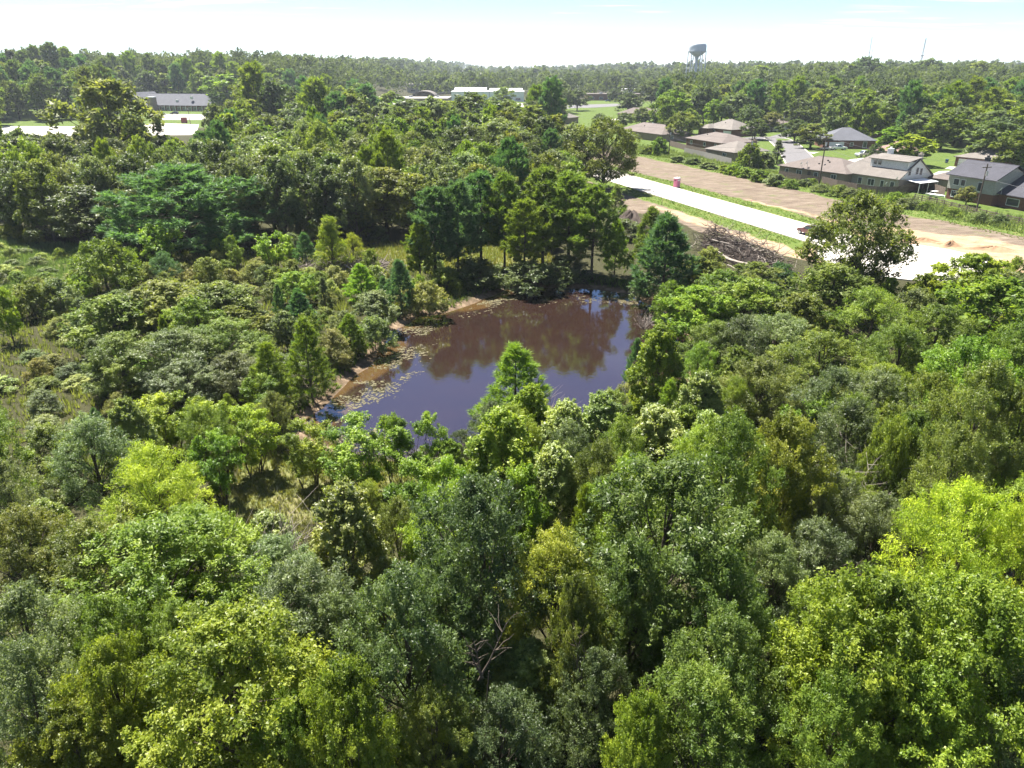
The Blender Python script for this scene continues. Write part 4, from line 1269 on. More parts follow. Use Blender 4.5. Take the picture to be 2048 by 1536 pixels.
def house(label, fl, fr, D, wall, roofm, ze=2.7, zr=5.0, over=.5, wins=(), doors=(), garages=(), chim=None, wing=None, i0=None, i1=None, group='houses of the subdivision', name='house', cat='house', vent=()):
    p, q = Vector(at(*fl)), Vector(at(*fr))
    d = q - p
    L = d.length
    r = empty(name, (p.x, p.y, float(height(p.x, p.y))), math.atan2(d.y, d.x))
    tag(r, label, cat, group)
    b = MB().box(0, L, 0, D, -.6, ze - .17)
    if wing:
        a0, a1, e = wing
        b.box(a0, a1, -e, -.003, -.6, ze - .17)
    if i0 == 0 or i1 == 0:
        for x, ii in ((0, i0), (L, i1)):
            if ii == 0:
                xx = (x, x + .1) if x == 0 else (x - .1, x)
                for k, (ya, yb) in enumerate(((0, D / 2), (D / 2, D))):
                    n = len(b.v)
                    tri = [(0, ze - .17), (D, ze - .17), (D / 2, zr - .12)]
                    if k == 0:
                        b.v += [(xx[0], y, z) for y, z in tri] + [(xx[1], y, z) for y, z in tri]
                        b.f += [(n, n + 2, n + 1), (n + 3, n + 4, n + 5), (n, n + 3, n + 5, n + 2), (n + 1, n + 2, n + 5, n + 4)]
    b.build('wall', wall, r)
    rf = hip_roof(r, -over, L + over, -over, D + over, ze, zr, roofm, i0, i1)
    if wing:
        a0, a1, e = wing
        hw = (a1 - a0) / 2 + over
        zz = ze + hw * (zr - ze) / (D / 2 + over)
        m = MB()
        xm = (a0 + a1) / 2
        yb = min(D * .5, hw * .95)
        A, B_, C_, D_ = (a0 - over, -e - over, ze), (a1 + over, -e - over, ze), (xm, -e - over + hw * .98, zz), (xm, yb, zz)
        m.poly([A, B_, C_]); m.poly([B_, (a1 + over, -over + .02, ze + .01), D_, C_]); m.poly([(a0 - over, -over + .02, ze + .01), A, C_, D_])
        m.poly([(a0 - over, -e - over, ze - .16), (a1 + over, -e - over, ze - .16), B_, A])
        m.poly([(a1 + over, -e - over, ze - .16), (a1 + over, -over, ze - .16), (a1 + over, -over, ze), B_])
        m.poly([(a0 - over, -over, ze - .16), (a0 - over, -e - over, ze - .16), A, (a0 - over, -over, ze)])
        m.build('roof', roofm, r)
    for side, s, w, z0, z1 in wins:
        window(r, L, D, side, s * (L if side in ('front', 'back') else D), w, z0, z1)
    for side, s in doors:
        door(r, L, D, side, s * (L if side in ('front', 'back') else D))
    for side, s, w in garages:
        garage_door(r, L, D, side, s * (L if side in ('front', 'back') else D), w)
    if chim:
        chimney(rf, chim[0] * L, chim[1] * D, ze, zr + chim[2], chim[3])
    vents(rf, [(x * L, y * D, ze + (zr - ze) * min(1, y * 2, 2 - y * 2, 1)) for x, y in vent])
    return r, L


# --- the houses behind the back fence, left to right
house('brown-roofed house behind the open-crowned oak, with a tan brick back wall', (1238, 272), (1322, 284), 14, BR_TAN, RF_BROWN, 2.7, 5.6, wins=[('front', .15, 1.4, 1, 2), ('right', .3, 1.4, 1, 2)], vent=[(.4, .3)])
house('grey-roofed house by the curved driveway with an open dark garage', (1237, 236), (1318, 238), 13, BR_TAN, RF_BROWN, 2.7, 5.4, wins=[('front', .5, 1.4, 1, 2)], garages=[], wing=(.4, 7, 3.5), doors=[('front', .7)])
house('grey-brown house with red brick walls half hidden by an oak', (1372, 291), (1443, 303), 14, BR_RED, RF_BROWN, 2.7, 5.0, wins=[('front', .12, 1.2, .9, 2), ('front', .5, 1.2, .9, 2), ('front', .8, 1, .9, 2)], i0=None, vent=[(.3, .3)])
house('tan brick house with a grey-brown hip roof close behind the pale grey fence', (1411, 314), (1467, 323), 13, BR_TAN, RF_TAN, 2.6, 5.2, wins=[('front', .6, 1.6, .8, 2), ('right', .5, 1.4, .9, 2), ('right', .75, 1, .9, 2)], chim=(.8, .75, .3, BR_TAN))
house('tan hip-roofed house with an open garage and cars on its drive', (1406, 268), (1462, 274), 14, BR_RED, RF_TAN, 2.8, 6.2, wins=[('front', .35, 1.2, .9, 2)], wing=(.3, 6, 3), garages=[('front', .72, 4.5)], vent=[(.5, .3)])
house('brown hip-roofed house with satellite dishes, behind the shrubs and the pole', (1557, 351), (1688, 370), 13, BR_TAN, RF_BROWN, 2.6, 5.2, wins=[('front', .1, .9, .9, 2), ('front', .28, 1.5, .9, 2), ('front', .55, 1, .9, 2), ('front', .8, 1.4, .9, 2)], doors=[('front', .45)], vent=[(.55, .35), (.6, .3), (.5, .2)])
house('blue-grey hip-roofed brick house with a white garage door behind the white pickup', (1650, 297), (1748, 298), 14, BR_RED, RF_GREY, 2.8, 6.6, wins=[('front', .5, 1, .9, 2), ('front', .76, 1.2, .4, 2.3)], garages=[('front', .07, 5)])
house('red brick house with a brown roof standing behind the blue-grey roof', (1697, 272), (1756, 275), 12, BR_RED, RF_RED, 2.7, 5.2, wins=[('front', .3, 1.4, .9, 2), ('front', .7, 1.4, .9, 2)])
house('low house with a russet roof and tan garage, half hidden by a yellow-green tree', (1738, 316), (1803, 322), 12, BR_BEIGE, RF_RED, 2.6, 5.0, garages=[], wins=[('front', .55, 1.2, .9, 2)])
house('house with a wide white garage door at the top of a pale drive', (1908, 332), (1992, 341), 12, BR_RED, RF_TAN, 2.7, 5.0, garages=[('front', .08, 5.2)], wins=[('front', .7, 1.4, .9, 2)], doors=[('front', .56)])
house('plain grey garage building behind the small street trees', (1531, 264), (1583, 258), 9, SIDE_W, RF_BROWN, 3.0, 4.6, name='garage', cat='garage', wins=[('front', .6, .9, 1, 2)])
house('small grey roof showing between the tree belt and the dark cedars', (1092, 246), (1130, 248), 12, BR_TAN, RF_TAN, 2.8, 5.6, wins=[('front', .5, 1.2, .9, 2)])
house('brown-roofed house deep among the trees, far right', (1902, 238), (1942, 240), 12, BR_RED, RF_RED, 2.8, 5.8, wins=[('front', .5, 1.2, .9, 2)])
house('pale blue-roofed house glimpsed among the big oaks', (1832, 204), (1868, 205), 13, SIDE_W, RF_GREY, 3, 7.0, wins=[('front', .5, 1.2, .9, 2)])
house('white-roofed low building glimpsed through the far oaks', (1474, 186), (1512, 187), 16, SIDE_W, METAL_W, 3.4, 5.2, name='low_building', cat='building', wins=[('front', .5, 1.2, .9, 2)])

# --- the two-storey house with the long white dormer
p, q = Vector(at(1671, 364)), Vector(at(1794, 383))
LA, DA = (q - p).length, 11.5
A = tag(empty('house', (p.x, p.y, 0), math.atan2(q.y - p.y, q.x - p.x)), 'two-storey house with a long white dormer and white gable above beige walls', 'house', 'houses of the subdivision')
MB().box(0, LA, 0, DA, -.5, 2.55).build('wall', BR_BEIGE, A)
up = MB()
ZR, ZE = 6.9, 2.7
n = 0
gp = [(0, 2.552), (DA, 2.552), (DA, 2.7), (DA / 2 + .6, ZR - .2), (DA / 2 - .6, ZR - .2), (0, 2.7)]
up.v += [(LA - .12, y, z) for y, z in gp] + [(LA, y, z) for y, z in gp]
k = len(gp)
up.f += [tuple(reversed(range(k))), tuple(range(k, 2 * k))] + [(i, (i + 1) % k, k + (i + 1) % k, k + i) for i in range(k)]
up.build('gable_wall', SIDE_W, A)
rf = hip_roof(A, -.5, LA + .4, -.55, DA + .55, ZE, ZR, RF_TAN, 5.5, 0)
dx0, dy = LA * .42, 2.2
zd = ZE + (dy + .55) * (ZR - ZE) / (DA / 2 + .55)
dm = MB().box(dx0, LA - .13, dy, DA / 2 - 1.2, zd - .3, zd + 1.75)
dorm = dm.build('dormer', SIDE_W, A)
m = MB()
for z_ in (0, .14):
    m.poly([(dx0 - .3, dy - .45, zd + 1.76 + z_), (LA + .45, dy - .45, zd + 1.76 + z_), (LA + .45, DA / 2 + .3, ZR + .22 + z_), (dx0 - .3, DA / 2 + .3, ZR + .22 + z_)][::(1 if z_ else -1)])
m.poly([(dx0 - .3, dy - .45, zd + 1.76), (LA + .45, dy - .45, zd + 1.76), (LA + .45, dy - .45, zd + 1.9), (dx0 - .3, dy - .45, zd + 1.9)])
m.poly([(LA + .45, dy - .45, zd + 1.76), (LA + .45, DA / 2 + .3, ZR + .22), (LA + .45, DA / 2 + .3, ZR + .36), (LA + .45, dy - .45, zd + 1.9)])
m.build('dormer_roof', RF_TAN, dorm)
for s in (.1, .3):
    b = MB()
    x = dx0 + (LA - dx0) * s * .6 + .3
    b.box(x - .08, x + .9, dy - .06, dy - .003, zd + .45, zd + 1.5)
    f = b.build('window', TRIM, A)
    MB().box(x, x + .82, dy - .08, dy - .062, zd + .53, zd + 1.42).build('pane', GLASS, f)
for y0, z0 in ((2.6, 3.3), (5.2, 3.4), (6.6, 3.2)):
    f = MB().box(LA + .003, LA + .06, y0, y0 + .95, z0, z0 + 1.6).build('window', TRIM, A)
    MB().box(LA + .061, LA + .08, y0 + .1, y0 + .85, z0 + .1, z0 + 1.5).build('pane', GLASS, f)
for s, w in ((.37, 1.0), (.53, 1.7), (.73, .8), (.88, 1.0)):
    window(A, LA, DA, 'front', s * LA, w, .5, 1.9)
chimney(rf, LA * .52, DA * .55, 5.4, 8.3, WHITE, 1.0)
chimney(rf, LA * .95, DA * .62, 5.8, 7.7, BR_BEIGE, .8)
AW = MB()
AW.poly([(LA + .5, 1.5, 2.55), (LA + 4.2, 1.5, 2.25), (LA + 4.2, 8.0, 2.25), (LA + .5, 8.0, 2.55)])
AW.poly([(LA + .5, 8.0, 2.47), (LA + 4.2, 8.0, 2.17), (LA + 4.2, 1.5, 2.17), (LA + .5, 1.5, 2.47)])
aw = AW.build('patio_awning', METAL_W, A)
for y_ in (1.6, 4.7, 7.8):
    MB().box(LA + 4.02, LA + 4.12, y_ - .05, y_ + .05, -.2, 2.2).build('post', WHITE, aw)
MB().box(LA + .01, LA + 7.5, DA - 1.0, DA + 7, -.4, 2.4).build('rear_wing', BR_BEIGE, A)
hip_roof(A, LA - .4, LA + 8.0, DA - 1.5, DA + 7.5, 2.55, 4.6, RF_BROWN, None, None)

# --- the dark-roofed house at the right edge
p = Vector(at(1891, 396))
dB = Vector((UX, UY)).normalized()
Bh = tag(empty('house', (p.x, p.y, 0), math.atan2(dB.y, dB.x)), 'charcoal-roofed house at the right edge with a two-storey grey-green end', 'house', 'houses of the subdivision')
LB = 11.0
MB().box(0, LB, 0, 9, -.5, 2.2).build('wall', BR_RED, Bh)
MB().box(-.06, LB + .06, -.25, 9.06, 2.202, 4.95).build('upper_wall', SIDE_G, Bh)
rb_ = hip_roof(Bh, -.55, LB + .6, -.85, 9.6, 5.12, 7.9, RF_DARK, 0, 0)
gb = MB()
gq = [(-.06 + 0, 4.96), (9.0, 4.96), (4.4, 7.55)]
gb.v += [(LB - .05, y, z) for y, z in gq] + [(LB + .05, y, z) for y, z in gq]
gb.f += [(0, 2, 1), (3, 4, 5), (0, 3, 5, 2), (1, 2, 5, 4), (0, 1, 4, 3)]
gb.build('gable_wall', SIDE_G, Bh)
MB().box(LB + .005, LB + 19, 1.5, 13, -.5, 2.4).build('wing_wall', BR_RED, Bh)
rw_ = hip_roof(Bh, LB + .02 - .0, LB + 19.6, .7, 13.8, 2.6, 6.2, RF_DARK, 0, 0)
for s, w, z0, z1 in ((1.4, 1.3, 3.1, 4.3), (3.2, 1.0, 3.1, 4.3), (7.3, 1.0, 2.6, 4.3)):
    f = MB().box(s - .08, s + w + .08, -.32, -.252, z0 - .1, z1 + .1).build('window', WHITE, Bh)
    MB().box(s, s + w, -.34, -.322, z0, z1).build('pane', GLASS, f)
window(Bh, LB, 9, 'front', 1.2, 1.3, .6, 1.8)
for s in (2.0, 9.0):
    f = MB().box(LB + s, LB + s + 2.8, 1.42, 1.498, .5, 2.0).build('window', WHITE, Bh)
    MB().box(LB + s + .1, LB + s + 2.7, 1.40, 1.418, .6, 1.9).build('pane', GLASS, f)
chimney(rb_, 2.5, 6.5, 6.2, 8.4, DARK, .8)
chimney(rw_, LB + 9, 9.5, 4.5, 7.6, WHITE, .9)


# ------------------------------------------------------------------ lawns' furniture: dishes, coolers, bins
def dish(loc, label, rz=2.4):
    r = tag(empty('satellite_dish', loc, rz), label, 'satellite dish', 'satellite dishes on the roofs')
    MB().tube([(0, 0, -.5), (0, 0, .25), (.1, 0, .45)], .035, 5).build('mast', STEEL, r)
    o = MB().lathe([(0.001, 0), (.22, .03), (.4, .11), (.41, .12), (.22, .05), (0.001, .02)], 12).build('reflector', WHITE, r, True)
    o.location, o.rotation_euler = (.12, 0, .5), (0, R_(60), 0)


def roof_z(x, y, hx):
    return hx


for px_, py_, z_, lb in ((1604, 331, 3.3, 'pale satellite dish, lower of the pair on the brown hip roof'), (1615, 330, 3.5, 'pale satellite dish, upper of the pair on the brown hip roof'), (1650, 334, 3.2, 'pale satellite dish by the pole on the brown hip roof'),
                         (2003, 384, 3.4, 'white satellite dish on the charcoal roof at the right edge'), (1773, 372, 1.9, 'white satellite dish on the beige back wall'), (1795, 361, 2.9, 'white satellite dish at the corner of the white gable')):
    x, y = at(px_, py_, z_)
    dish((x, y, z_), lb)


def cooler(px_, py_, label, mat=STEEL):
    x, y = at(px_, py_)
    r = tag(empty('air_conditioner', (x, y, 0), 1.2), label, 'air conditioner', 'air conditioners behind the houses')
    MB().box(-.42, .42, -.42, .42, 0, .95).build('casing', mat, r, bevel=.04)
    MB().lathe([(.02, 1.0), (.34, 1.0), (.36, .952), (.3, .952)], 14).build('fan_grille', DARK, r)


cooler(1741, 372, 'grey air conditioner standing by the beige wall of the dormer house')
cooler(1985, 410, 'small grey air conditioner by the red brick wall at the right edge')
cooler(1459, 321, 'white air conditioner behind the tan brick house', WHITE)


def bin_(px_, py_, label):
    x, y = at(px_, py_)
    r = tag(empty('wheeled_bin', (x, y, 0), .4), label, 'bin', 'blue wheeled bins')
    b = MB()
    q0, q1 = [(-.24, -.27), (.24, -.27), (.24, .27), (-.24, .27)], [(-.3, -.33), (.3, -.33), (.3, .36), (-.3, .36)]
    n = len(b.v)
    b.v += [(x, y, .06) for x, y in q0] + [(x, y, 1.0) for x, y in q1]
    b.f += [(3, 2, 1, 0), (4, 5, 6, 7), (0, 1, 5, 4), (1, 2, 6, 5), (2, 3, 7, 6), (3, 0, 4, 7)]
    b.build('body', BLUE_P, r)
    MB().box(-.32, .32, -.36, .4, 1.003, 1.08).build('lid', BLUE_P, r, bevel=.02)
    for s in (-1, 1):
        MB().tube([(s * .2, .3, .1), (s * .28, .3, .1)], .1, 8).build('wheel', RUBBER, r)


bin_(1893, 326, 'blue wheeled bin on the lawn beside the pale drive')
bin_(1838, 321, 'blue wheeled bin in the shade under the yellow-green tree')
bin_(1474, 271, 'blue wheeled bin beside the open garage of the tan hip-roofed house')


# ------------------------------------------------------------------ fences
def board_fence(label, pts, h=1.85, mat=FENCE_M, step=2.4):
    P = [Vector(at(*q)) for q in pts]
    r = tag(empty('plank_fence', (P[0].x, P[0].y, 0)), label, 'fence', 'fences behind the houses')
    rr = random.Random(len(PLANTS) + int(P[0].x))
    for i in range(len(P) - 1):
        d = P[i + 1] - P[i]
        n = max(1, round(d.length / step))
        for j in range(n):
            a, b = P[i] + d * (j / n), P[i] + d * ((j + 1) / n)
            ang = math.atan2(d.y, d.x)
            w = d.length / n
            m = MB()
            nb = 9
            for k in range(nb):
                hh = h + rr.uniform(-.05, .03)
                m.box(k * w / nb + .008, (k + 1) * w / nb - .008, -.012 + rr.uniform(0, .01), .012, .06, hh)
            m.box(0.02, w - .02, .014, .06, .4, .48); m.box(.02, w - .02, .014, .06, 1.3, 1.38)
            o = m.build('fence_panel', mat, r, loc=(a.x - P[0].x, a.y - P[0].y, 0), rot=(0, 0, ang))
            MB().box(-.05, .05, .062, .16, 0, h - .05).build('post', mat, r, loc=(a.x - P[0].x, a.y - P[0].y, 0), rot=(0, 0, ang))


board_fence('dark plank fence behind the red brick house', [(1338, 291), (1372, 301), (1420, 312)])
board_fence('pale grey plank fence in front of the tan brick house', [(1368, 307), (1408, 316), (1462, 330)], mat=FENCE_G)
board_fence('brown plank fence below the brown hip-roofed house', [(1556, 356), (1600, 364), (1640, 370)])
board_fence('weathered plank fence along the back of the dormer house', [(1642, 368), (1672, 376), (1712, 384), (1752, 390), (1792, 390)])
board_fence('plank fence running away from the corner of the dormer house', [(1793, 390), (1822, 383), (1846, 377)])
board_fence('grey plank fence between the two neighbouring houses', [(1846, 377), (1868, 385), (1888, 392)])


def rail_fence(label, pts):
    P = [Vector(at(*q)) for q in pts]
    r = tag(empty('rail_fence', (P[0].x, P[0].y, 0)), label, 'fence', 'fences behind the houses')
    pm = MB().box(-.07, .07, -.07, .07, 0, 1.35).mesh('post', FENCE_M)
    bm_ = {}
    for i in range(len(P) - 1):
        d = P[i + 1] - P[i]
        n = max(1, round(d.length / 2.4))
        w = d.length / n
        for j in range(n):
            a = P[i] + d * (j / n)
            ang = math.atan2(d.y, d.x)
            link('post', pm, r, (a.x - P[0].x, a.y - P[0].y, 0), (0, 0, ang))
            for z in (.35, .75, 1.15):
                MB().box(.075, w - .075, -.025, .025, z - .08, z + .08).build('rail', FENCE_M, r, loc=(a.x - P[0].x, a.y - P[0].y, 0), rot=(0, 0, ang))


rail_fence('dark weathered rail fence along the lawn at the right edge', [(1828, 400), (1872, 410), (1932, 425), (1990, 439), (2060, 455)])


# ------------------------------------------------------------------ vehicles
def paint(name, col, metal=.3):
    m, nt, p = nodes_of(name)
    p.inputs['Base Color'].default_value = (*col, 1)
    p.inputs['Metallic'].default_value = metal
    p.inputs['Roughness'].default_value = .35
    p.inputs['Coat Weight'].default_value = .6
    p.inputs['Coat Roughness'].default_value = .08
    return m


LAMP_R, LAMP_W = simple('tail_lamp', (.35, .01, .01), .3, .02), simple('head_lamp', (.75, .75, .75), .2, .02)


def slab(prof, w, taper=1.0, zt=None):
    """Side profile (x, z) extruded across w; points above zt lean in by taper."""
    b = MB()
    k = len(prof)
    for s in (-1, 1):
        for x, z in prof:
            t = taper if zt is not None and z > zt else 1
            b.v.append((x, s * w / 2 * t, z))
    b.f += [tuple(range(k)), tuple(reversed(range(k, 2 * k)))] + [(i, k + i, k + (i + 1) % k, (i + 1) % k) for i in range(k)]
    return b


def vehicle(kind, px_, py_, rz, mat, label, z=0.0, cat=None, x=None, y=None):
    if x is None:
        x, y = at(px_, py_)
    names = {'pickup': ('pickup_truck', 'pickup truck'), 'car': ('parked_car', 'car'), 'suv': ('parked_car', 'car')}
    r = tag(empty(names[kind][0], (x, y, z), rz), label, cat or names[kind][1], 'vehicles parked by the houses')
    if kind == 'pickup':
        Lh, W = 2.85, 1.95
        body = [(-2.85, .5), (-2.85, 1.08), (-.95, 1.12), (-.9, 1.14), (.95, 1.14), (1.1, 1.16), (2.55, 1.08), (2.8, .9), (2.85, .5)]
        cab = [(-.95, 1.13), (-.75, 1.78), (-.5, 1.86), (.35, 1.84), (.6, 1.74), (1.25, 1.16)]
        glassq = [(-.82, 1.24), (-.68, 1.7), (.4, 1.7), (.98, 1.24)]
        wx = (-1.75, 1.8)
    elif kind == 'suv':
        Lh, W = 2.4, 1.9
        body = [(-2.4, .45), (-2.42, 1.0), (-2.3, 1.08), (.95, 1.08), (2.1, .98), (2.35, .8), (2.4, .45)]
        cab = [(-2.32, 1.07), (-2.1, 1.66), (-1.8, 1.76), (.1, 1.74), (.4, 1.64), (1.05, 1.07)]
        glassq = [(-2.1, 1.14), (-1.95, 1.6), (.2, 1.6), (.8, 1.14)]
        wx = (-1.45, 1.5)
    else:
        Lh, W = 2.25, 1.8
        body = [(-2.25, .4), (-2.27, .9), (-1.6, .98), (.9, .95), (1.9, .82), (2.2, .66), (2.25, .4)]
        cab = [(-1.75, .95), (-1.1, 1.38), (-.7, 1.44), (.1, 1.42), (.4, 1.34), (1.05, .93)]
        glassq = [(-1.45, 1.0), (-1.0, 1.33), (.2, 1.33), (.8, 1.0)]
        wx = (-1.35, 1.35)
    bd = slab(body, W).mesh('body', mat, bevel=.05)
    b_ = link('body', bd, r)
    slab(cab, W * .94, .82, 1.3).build('cab', mat, r, bevel=.03)
    # glass sits just proud of the cab sides
    for s in (-1, 1):
        g = MB()
        q = [(x_, s * (W * .47 * (1 - .18 * max(0, min(1, (z_ - 1.12) / .62))) + .004), z_) for x_, z_ in glassq]
        g.poly(q if s < 0 else q[::-1])
        q2 = [(x_, y_ + s * .02, z_) for x_, y_, z_ in q]
        g.poly(q2 if s < 0 else q2[::-1])
        g.build('side_window', GLASS, r)
    c1, c0 = cab[-1], cab[-2]
    ws = MB()
    ws.poly([(c1[0] - .02, -W * .40, c1[1] + .05), (c1[0] - .02, W * .40, c1[1] + .05), (c0[0] + .06, W * .34, c0[1] - .02), (c0[0] + .06, -W * .34, c0[1] - .02)])
    o = ws.build('windscreen', GLASS, r)
    o.location = (.03, 0, .03)
    a0, a1 = cab[0], cab[1]
    rs = MB()
    rs.poly([(a0[0], W * .40, a0[1] + .08), (a0[0], -W * .40, a0[1] + .08), (a1[0], -W * .34, a1[1] - .05), (a1[0], W * .34, a1[1] - .05)])
    o = rs.build('rear_window', GLASS, r)
    o.location = (-.03, 0, .03)
    if kind == 'pickup':
        MB().box(-2.72, -1.0, -.78, .78, 1.10, 1.135).build('cargo_bed', DARK, r)
    for wxx in wx:
        for s in (-1, 1):
            t = MB().tube([(wxx, s * (W / 2 - .2), .36), (wxx, s * (W / 2 + .03), .36)], .36, 14).build('wheel', RUBBER, r)
            MB().tube([(wxx, s * (W / 2 + .02), .36), (wxx, s * (W / 2 + .045), .36)], .22, 10).build('rim', STEEL, t)
    for s in (-1, 1):
        MB().box(Lh - .06, Lh + .02, s * W * .36 - .16, s * W * .36 + .16, .66, .82).build('headlight', LAMP_W, r)
        MB().box(-Lh - .03, -Lh + .05, s * W * .42 - .09, s * W * .42 + .09, .66, .98).build('tail_light', LAMP_R, r)
    for xx in (-1, 1):
        MB().box(xx * Lh - .07, xx * Lh + .07, -W * .46, W * .46, .4, .58).build('bumper', STEEL, r)
    return r


P_WHITE, P_SILV, P_DARK, P_RED, P_MAROON, P_BLUE = (paint(n, c) for n, c in (('white_paintwork', (.75, .76, .78)), ('silver_paintwork', (.42, .44, .46)), ('black_paintwork', (.03, .032, .04)),
                                                                   ('red_paintwork', (.42, .03, .04)), ('maroon_paintwork', (.11, .025, .03)), ('blue_paintwork', (.04, .08, .16))))
vehicle('pickup', 1676, 300, R_(2), P_WHITE, 'white pickup truck parked on the lawn edge before the blue-grey roof')
vehicle('pickup', 1727, 313, R_(200), P_SILV, 'silver pickup truck with a loaded bed on the drive above the dormer house')
vehicle('suv', 1437, 270, R_(185), P_WHITE, 'white car nearest the garage of the tan hip-roofed house')
vehicle('car', 1447, 272, R_(178), P_SILV, 'silver car, middle of the three by the tan hip-roofed house')
vehicle('car', 1459, 277, R_(160), P_DARK, 'black car, rightmost of the three by the tan hip-roofed house')
vehicle('car', 1331, 270, R_(190), P_RED, 'red car behind the roofs, left of the dark pole')
vehicle('suv', 1310, 249, R_(250), P_BLUE, 'dark blue car in the shade beyond the grey round tree')
vehicle('car', 325, 231, R_(172), P_WHITE, 'white car on the church car park')
vehicle('suv', 349, 229, R_(178), P_DARK, 'black car on the church car park')
x, y = road_uv(80, -1.0)
vehicle('suv', 0, 0, math.atan2(-UY, -UX), P_MAROON, 'maroon car at the end of the new road, beside the big olive oak', .04, x=x, y=y)
vehicle('car', 1012, 212, R_(10), P_BLUE, 'blue car in front of the white warehouse')
vehicle('suv', 1216, 203, R_(190), P_BLUE, 'blue van beside the far brick building')

# low utility trailer beside the white pickup
x, y = at(1652, 301)
tr = tag(empty('utility_trailer', (x, y, 0), .1), 'dark flat utility trailer left of the white pickup', 'trailer')
MB().box(-1.6, 1.6, -.85, .85, .5, .62).build('bed', DARK, tr)
MB().tube([(1.6, 0, .55), (2.6, 0, .5)], .05, 6).build('drawbar', STEEL, tr)
for s in (-1, 1):
    MB().box(-1.6, 1.6, s * .85 - .03, s * .85 + .03, .621, .9).build('side_rail', STEEL, tr)
    MB().tube([(0, s * .9, .34), (0, s * 1.08, .34)], .33, 12).build('wheel', RUBBER, tr)

# clutter on the lawn by the right-hand house: small boat on its trailer, and a stack of white chairs
x, y = at(1893, 398)
x -= 2.6
bt = tag(empty('small_boat', (x, y, 0), math.atan2(UY, UX)), 'small white boat on a trailer by the brick corner at the right', 'boat')
hull = MB()
prof = [(-2.2, .62), (-1.2, .78), (.6, .78), (1.6, .55), (2.4, .05)]
for xx, w in prof:
    hull.v += [(xx, -w, .95 + .12 * max(0, xx) / 2), (xx, -w * .6, .5 + .2 * max(0, xx) / 2.4), (xx, w * .6, .5 + .2 * max(0, xx) / 2.4), (xx, w, .95 + .12 * max(0, xx) / 2)]
for i in range(len(prof) - 1):
    for j in range(3):
        hull.f.append((i * 4 + j, i * 4 + j + 1, i * 4 + 5 + j, i * 4 + 4 + j))
hull.f.append((3, 2, 1, 0))
hull.build('hull', WHITE, bt)
MB().box(-1.0, -.7, -.6, .6, .72, .8).build('bench', TRIM, bt)
MB().box(.4, .7, -.6, .6, .72, .8).build('bench', TRIM, bt)
for s in (-1, 1):
    MB().tube([(-.4, s * .75, .3), (-.4, s * .92, .3)], .28, 10).build('wheel', RUBBER, bt)
MB().box(-2.0, 3.2, -.05, .05, .32, .42).build('trailer_frame', STEEL, bt)
x, y = at(1868, 389)
ch = tag(empty('garden_table', (x, y, 0), .5), 'white garden table under the plank fence between the houses', 'table')
MB().box(-.8, .8, -.5, .5, .7, .76).build('table_top', WHITE, ch)
for sx in (-.7, .7):
    for sy in (-.4, .4):
        MB().box(sx - .03, sx + .03, sy - .03, sy + .03, 0, .699).build('leg', WHITE, ch)

# ------------------------------------------------------------------ the pink portable toilet
PINK = simple('pink_plastic', (.62, .20, .33), .5, .08)
PINK_W = simple('white_plastic', (.70, .66, .67), .5, .05)
x, y = at(1353, 375)
pt = tag(empty('portable_toilet', (x, y, 0.03), math.atan2(UY, UX) + .3), 'pink portable toilet with a white roof beside the new road', 'portable toilet')
MB().box(-.56, .56, -.56, .56, .12, 2.05).build('cabin', PINK, pt, bevel=.05)
MB().box(-.62, .62, -.62, .62, 0, .119).build('skid_base', DARK, pt)
dr = MB().box(-.42, .42, -.61, -.565, .2, 1.95).build('door', PINK, pt, bevel=.012)
MB().box(.28, .34, -.65, -.612, .98, 1.12).build('handle', DARK, dr)
for i in range(3):
    MB().box(-.33, .33, -.622, -.6105, 1.5 + i * .12, 1.56 + i * .12).build('door_vent', DARK, dr)
rfv = MB()
for k, (z, s) in enumerate(((2.051, .6), (2.14, .6), (2.24, .5), (2.30, .3))):
    rfv.v += [(-s, -s, z), (s, -s, z), (s, s, z), (-s, s, z)]
for k in range(3):
    for j in range(4):
        rfv.f.append((k * 4 + j, k * 4 + (j + 1) % 4, k * 4 + 4 + (j + 1) % 4, k * 4 + 4 + j))
rfv.f += [(12, 13, 14, 15), (3, 2, 1, 0)]
rfv.build('roof', PINK_W, pt)
MB().tube([(.35, .4, 2.15), (.35, .4, 2.6)], .05, 8).build('vent_pipe', PINK_W, pt)
for xx in (-.575, .575):
    MB().box(min(xx, xx * 1.02), max(xx, xx * 1.02), -.4, .4, 1.55, 1.85).build('side_vent', PINK_W, pt)

# ------------------------------------------------------------------ power poles and lines
TOPS = []


def pole(px_, py_, H, label, arm=True, name='power_pole'):
    x, y = at(px_, py_)
    z = float(height(x, y))
    r = tag(empty(name, (x, y, z), math.atan2(UY, UX)), label, 'utility pole', 'wooden utility poles')
    MB().tube([(0, 0, -.5), (0, 0, H)], [.17, .11], 8).build('mast', POLE_M, r)
    if arm:
        MB().box(-.06, .06, -1.1, 1.1, H - .75, H - .6).build('crossarm', POLE_M, r)
        for s in (-1, 1):
            MB().lathe([(.0, H - .59), (.06, H - .59), (.07, H - .5), (.03, H - .42), (0, H - .42)], 8, (0, s * 1.0)).build('insulator', STEEL, r)
    MB().tube([(.3, 0, H - 2.2), (.3, 0, H - 1.35)], .2, 10).build('transformer', STEEL, r)
    TOPS.append(Vector((x, y, z + H)))
    return r


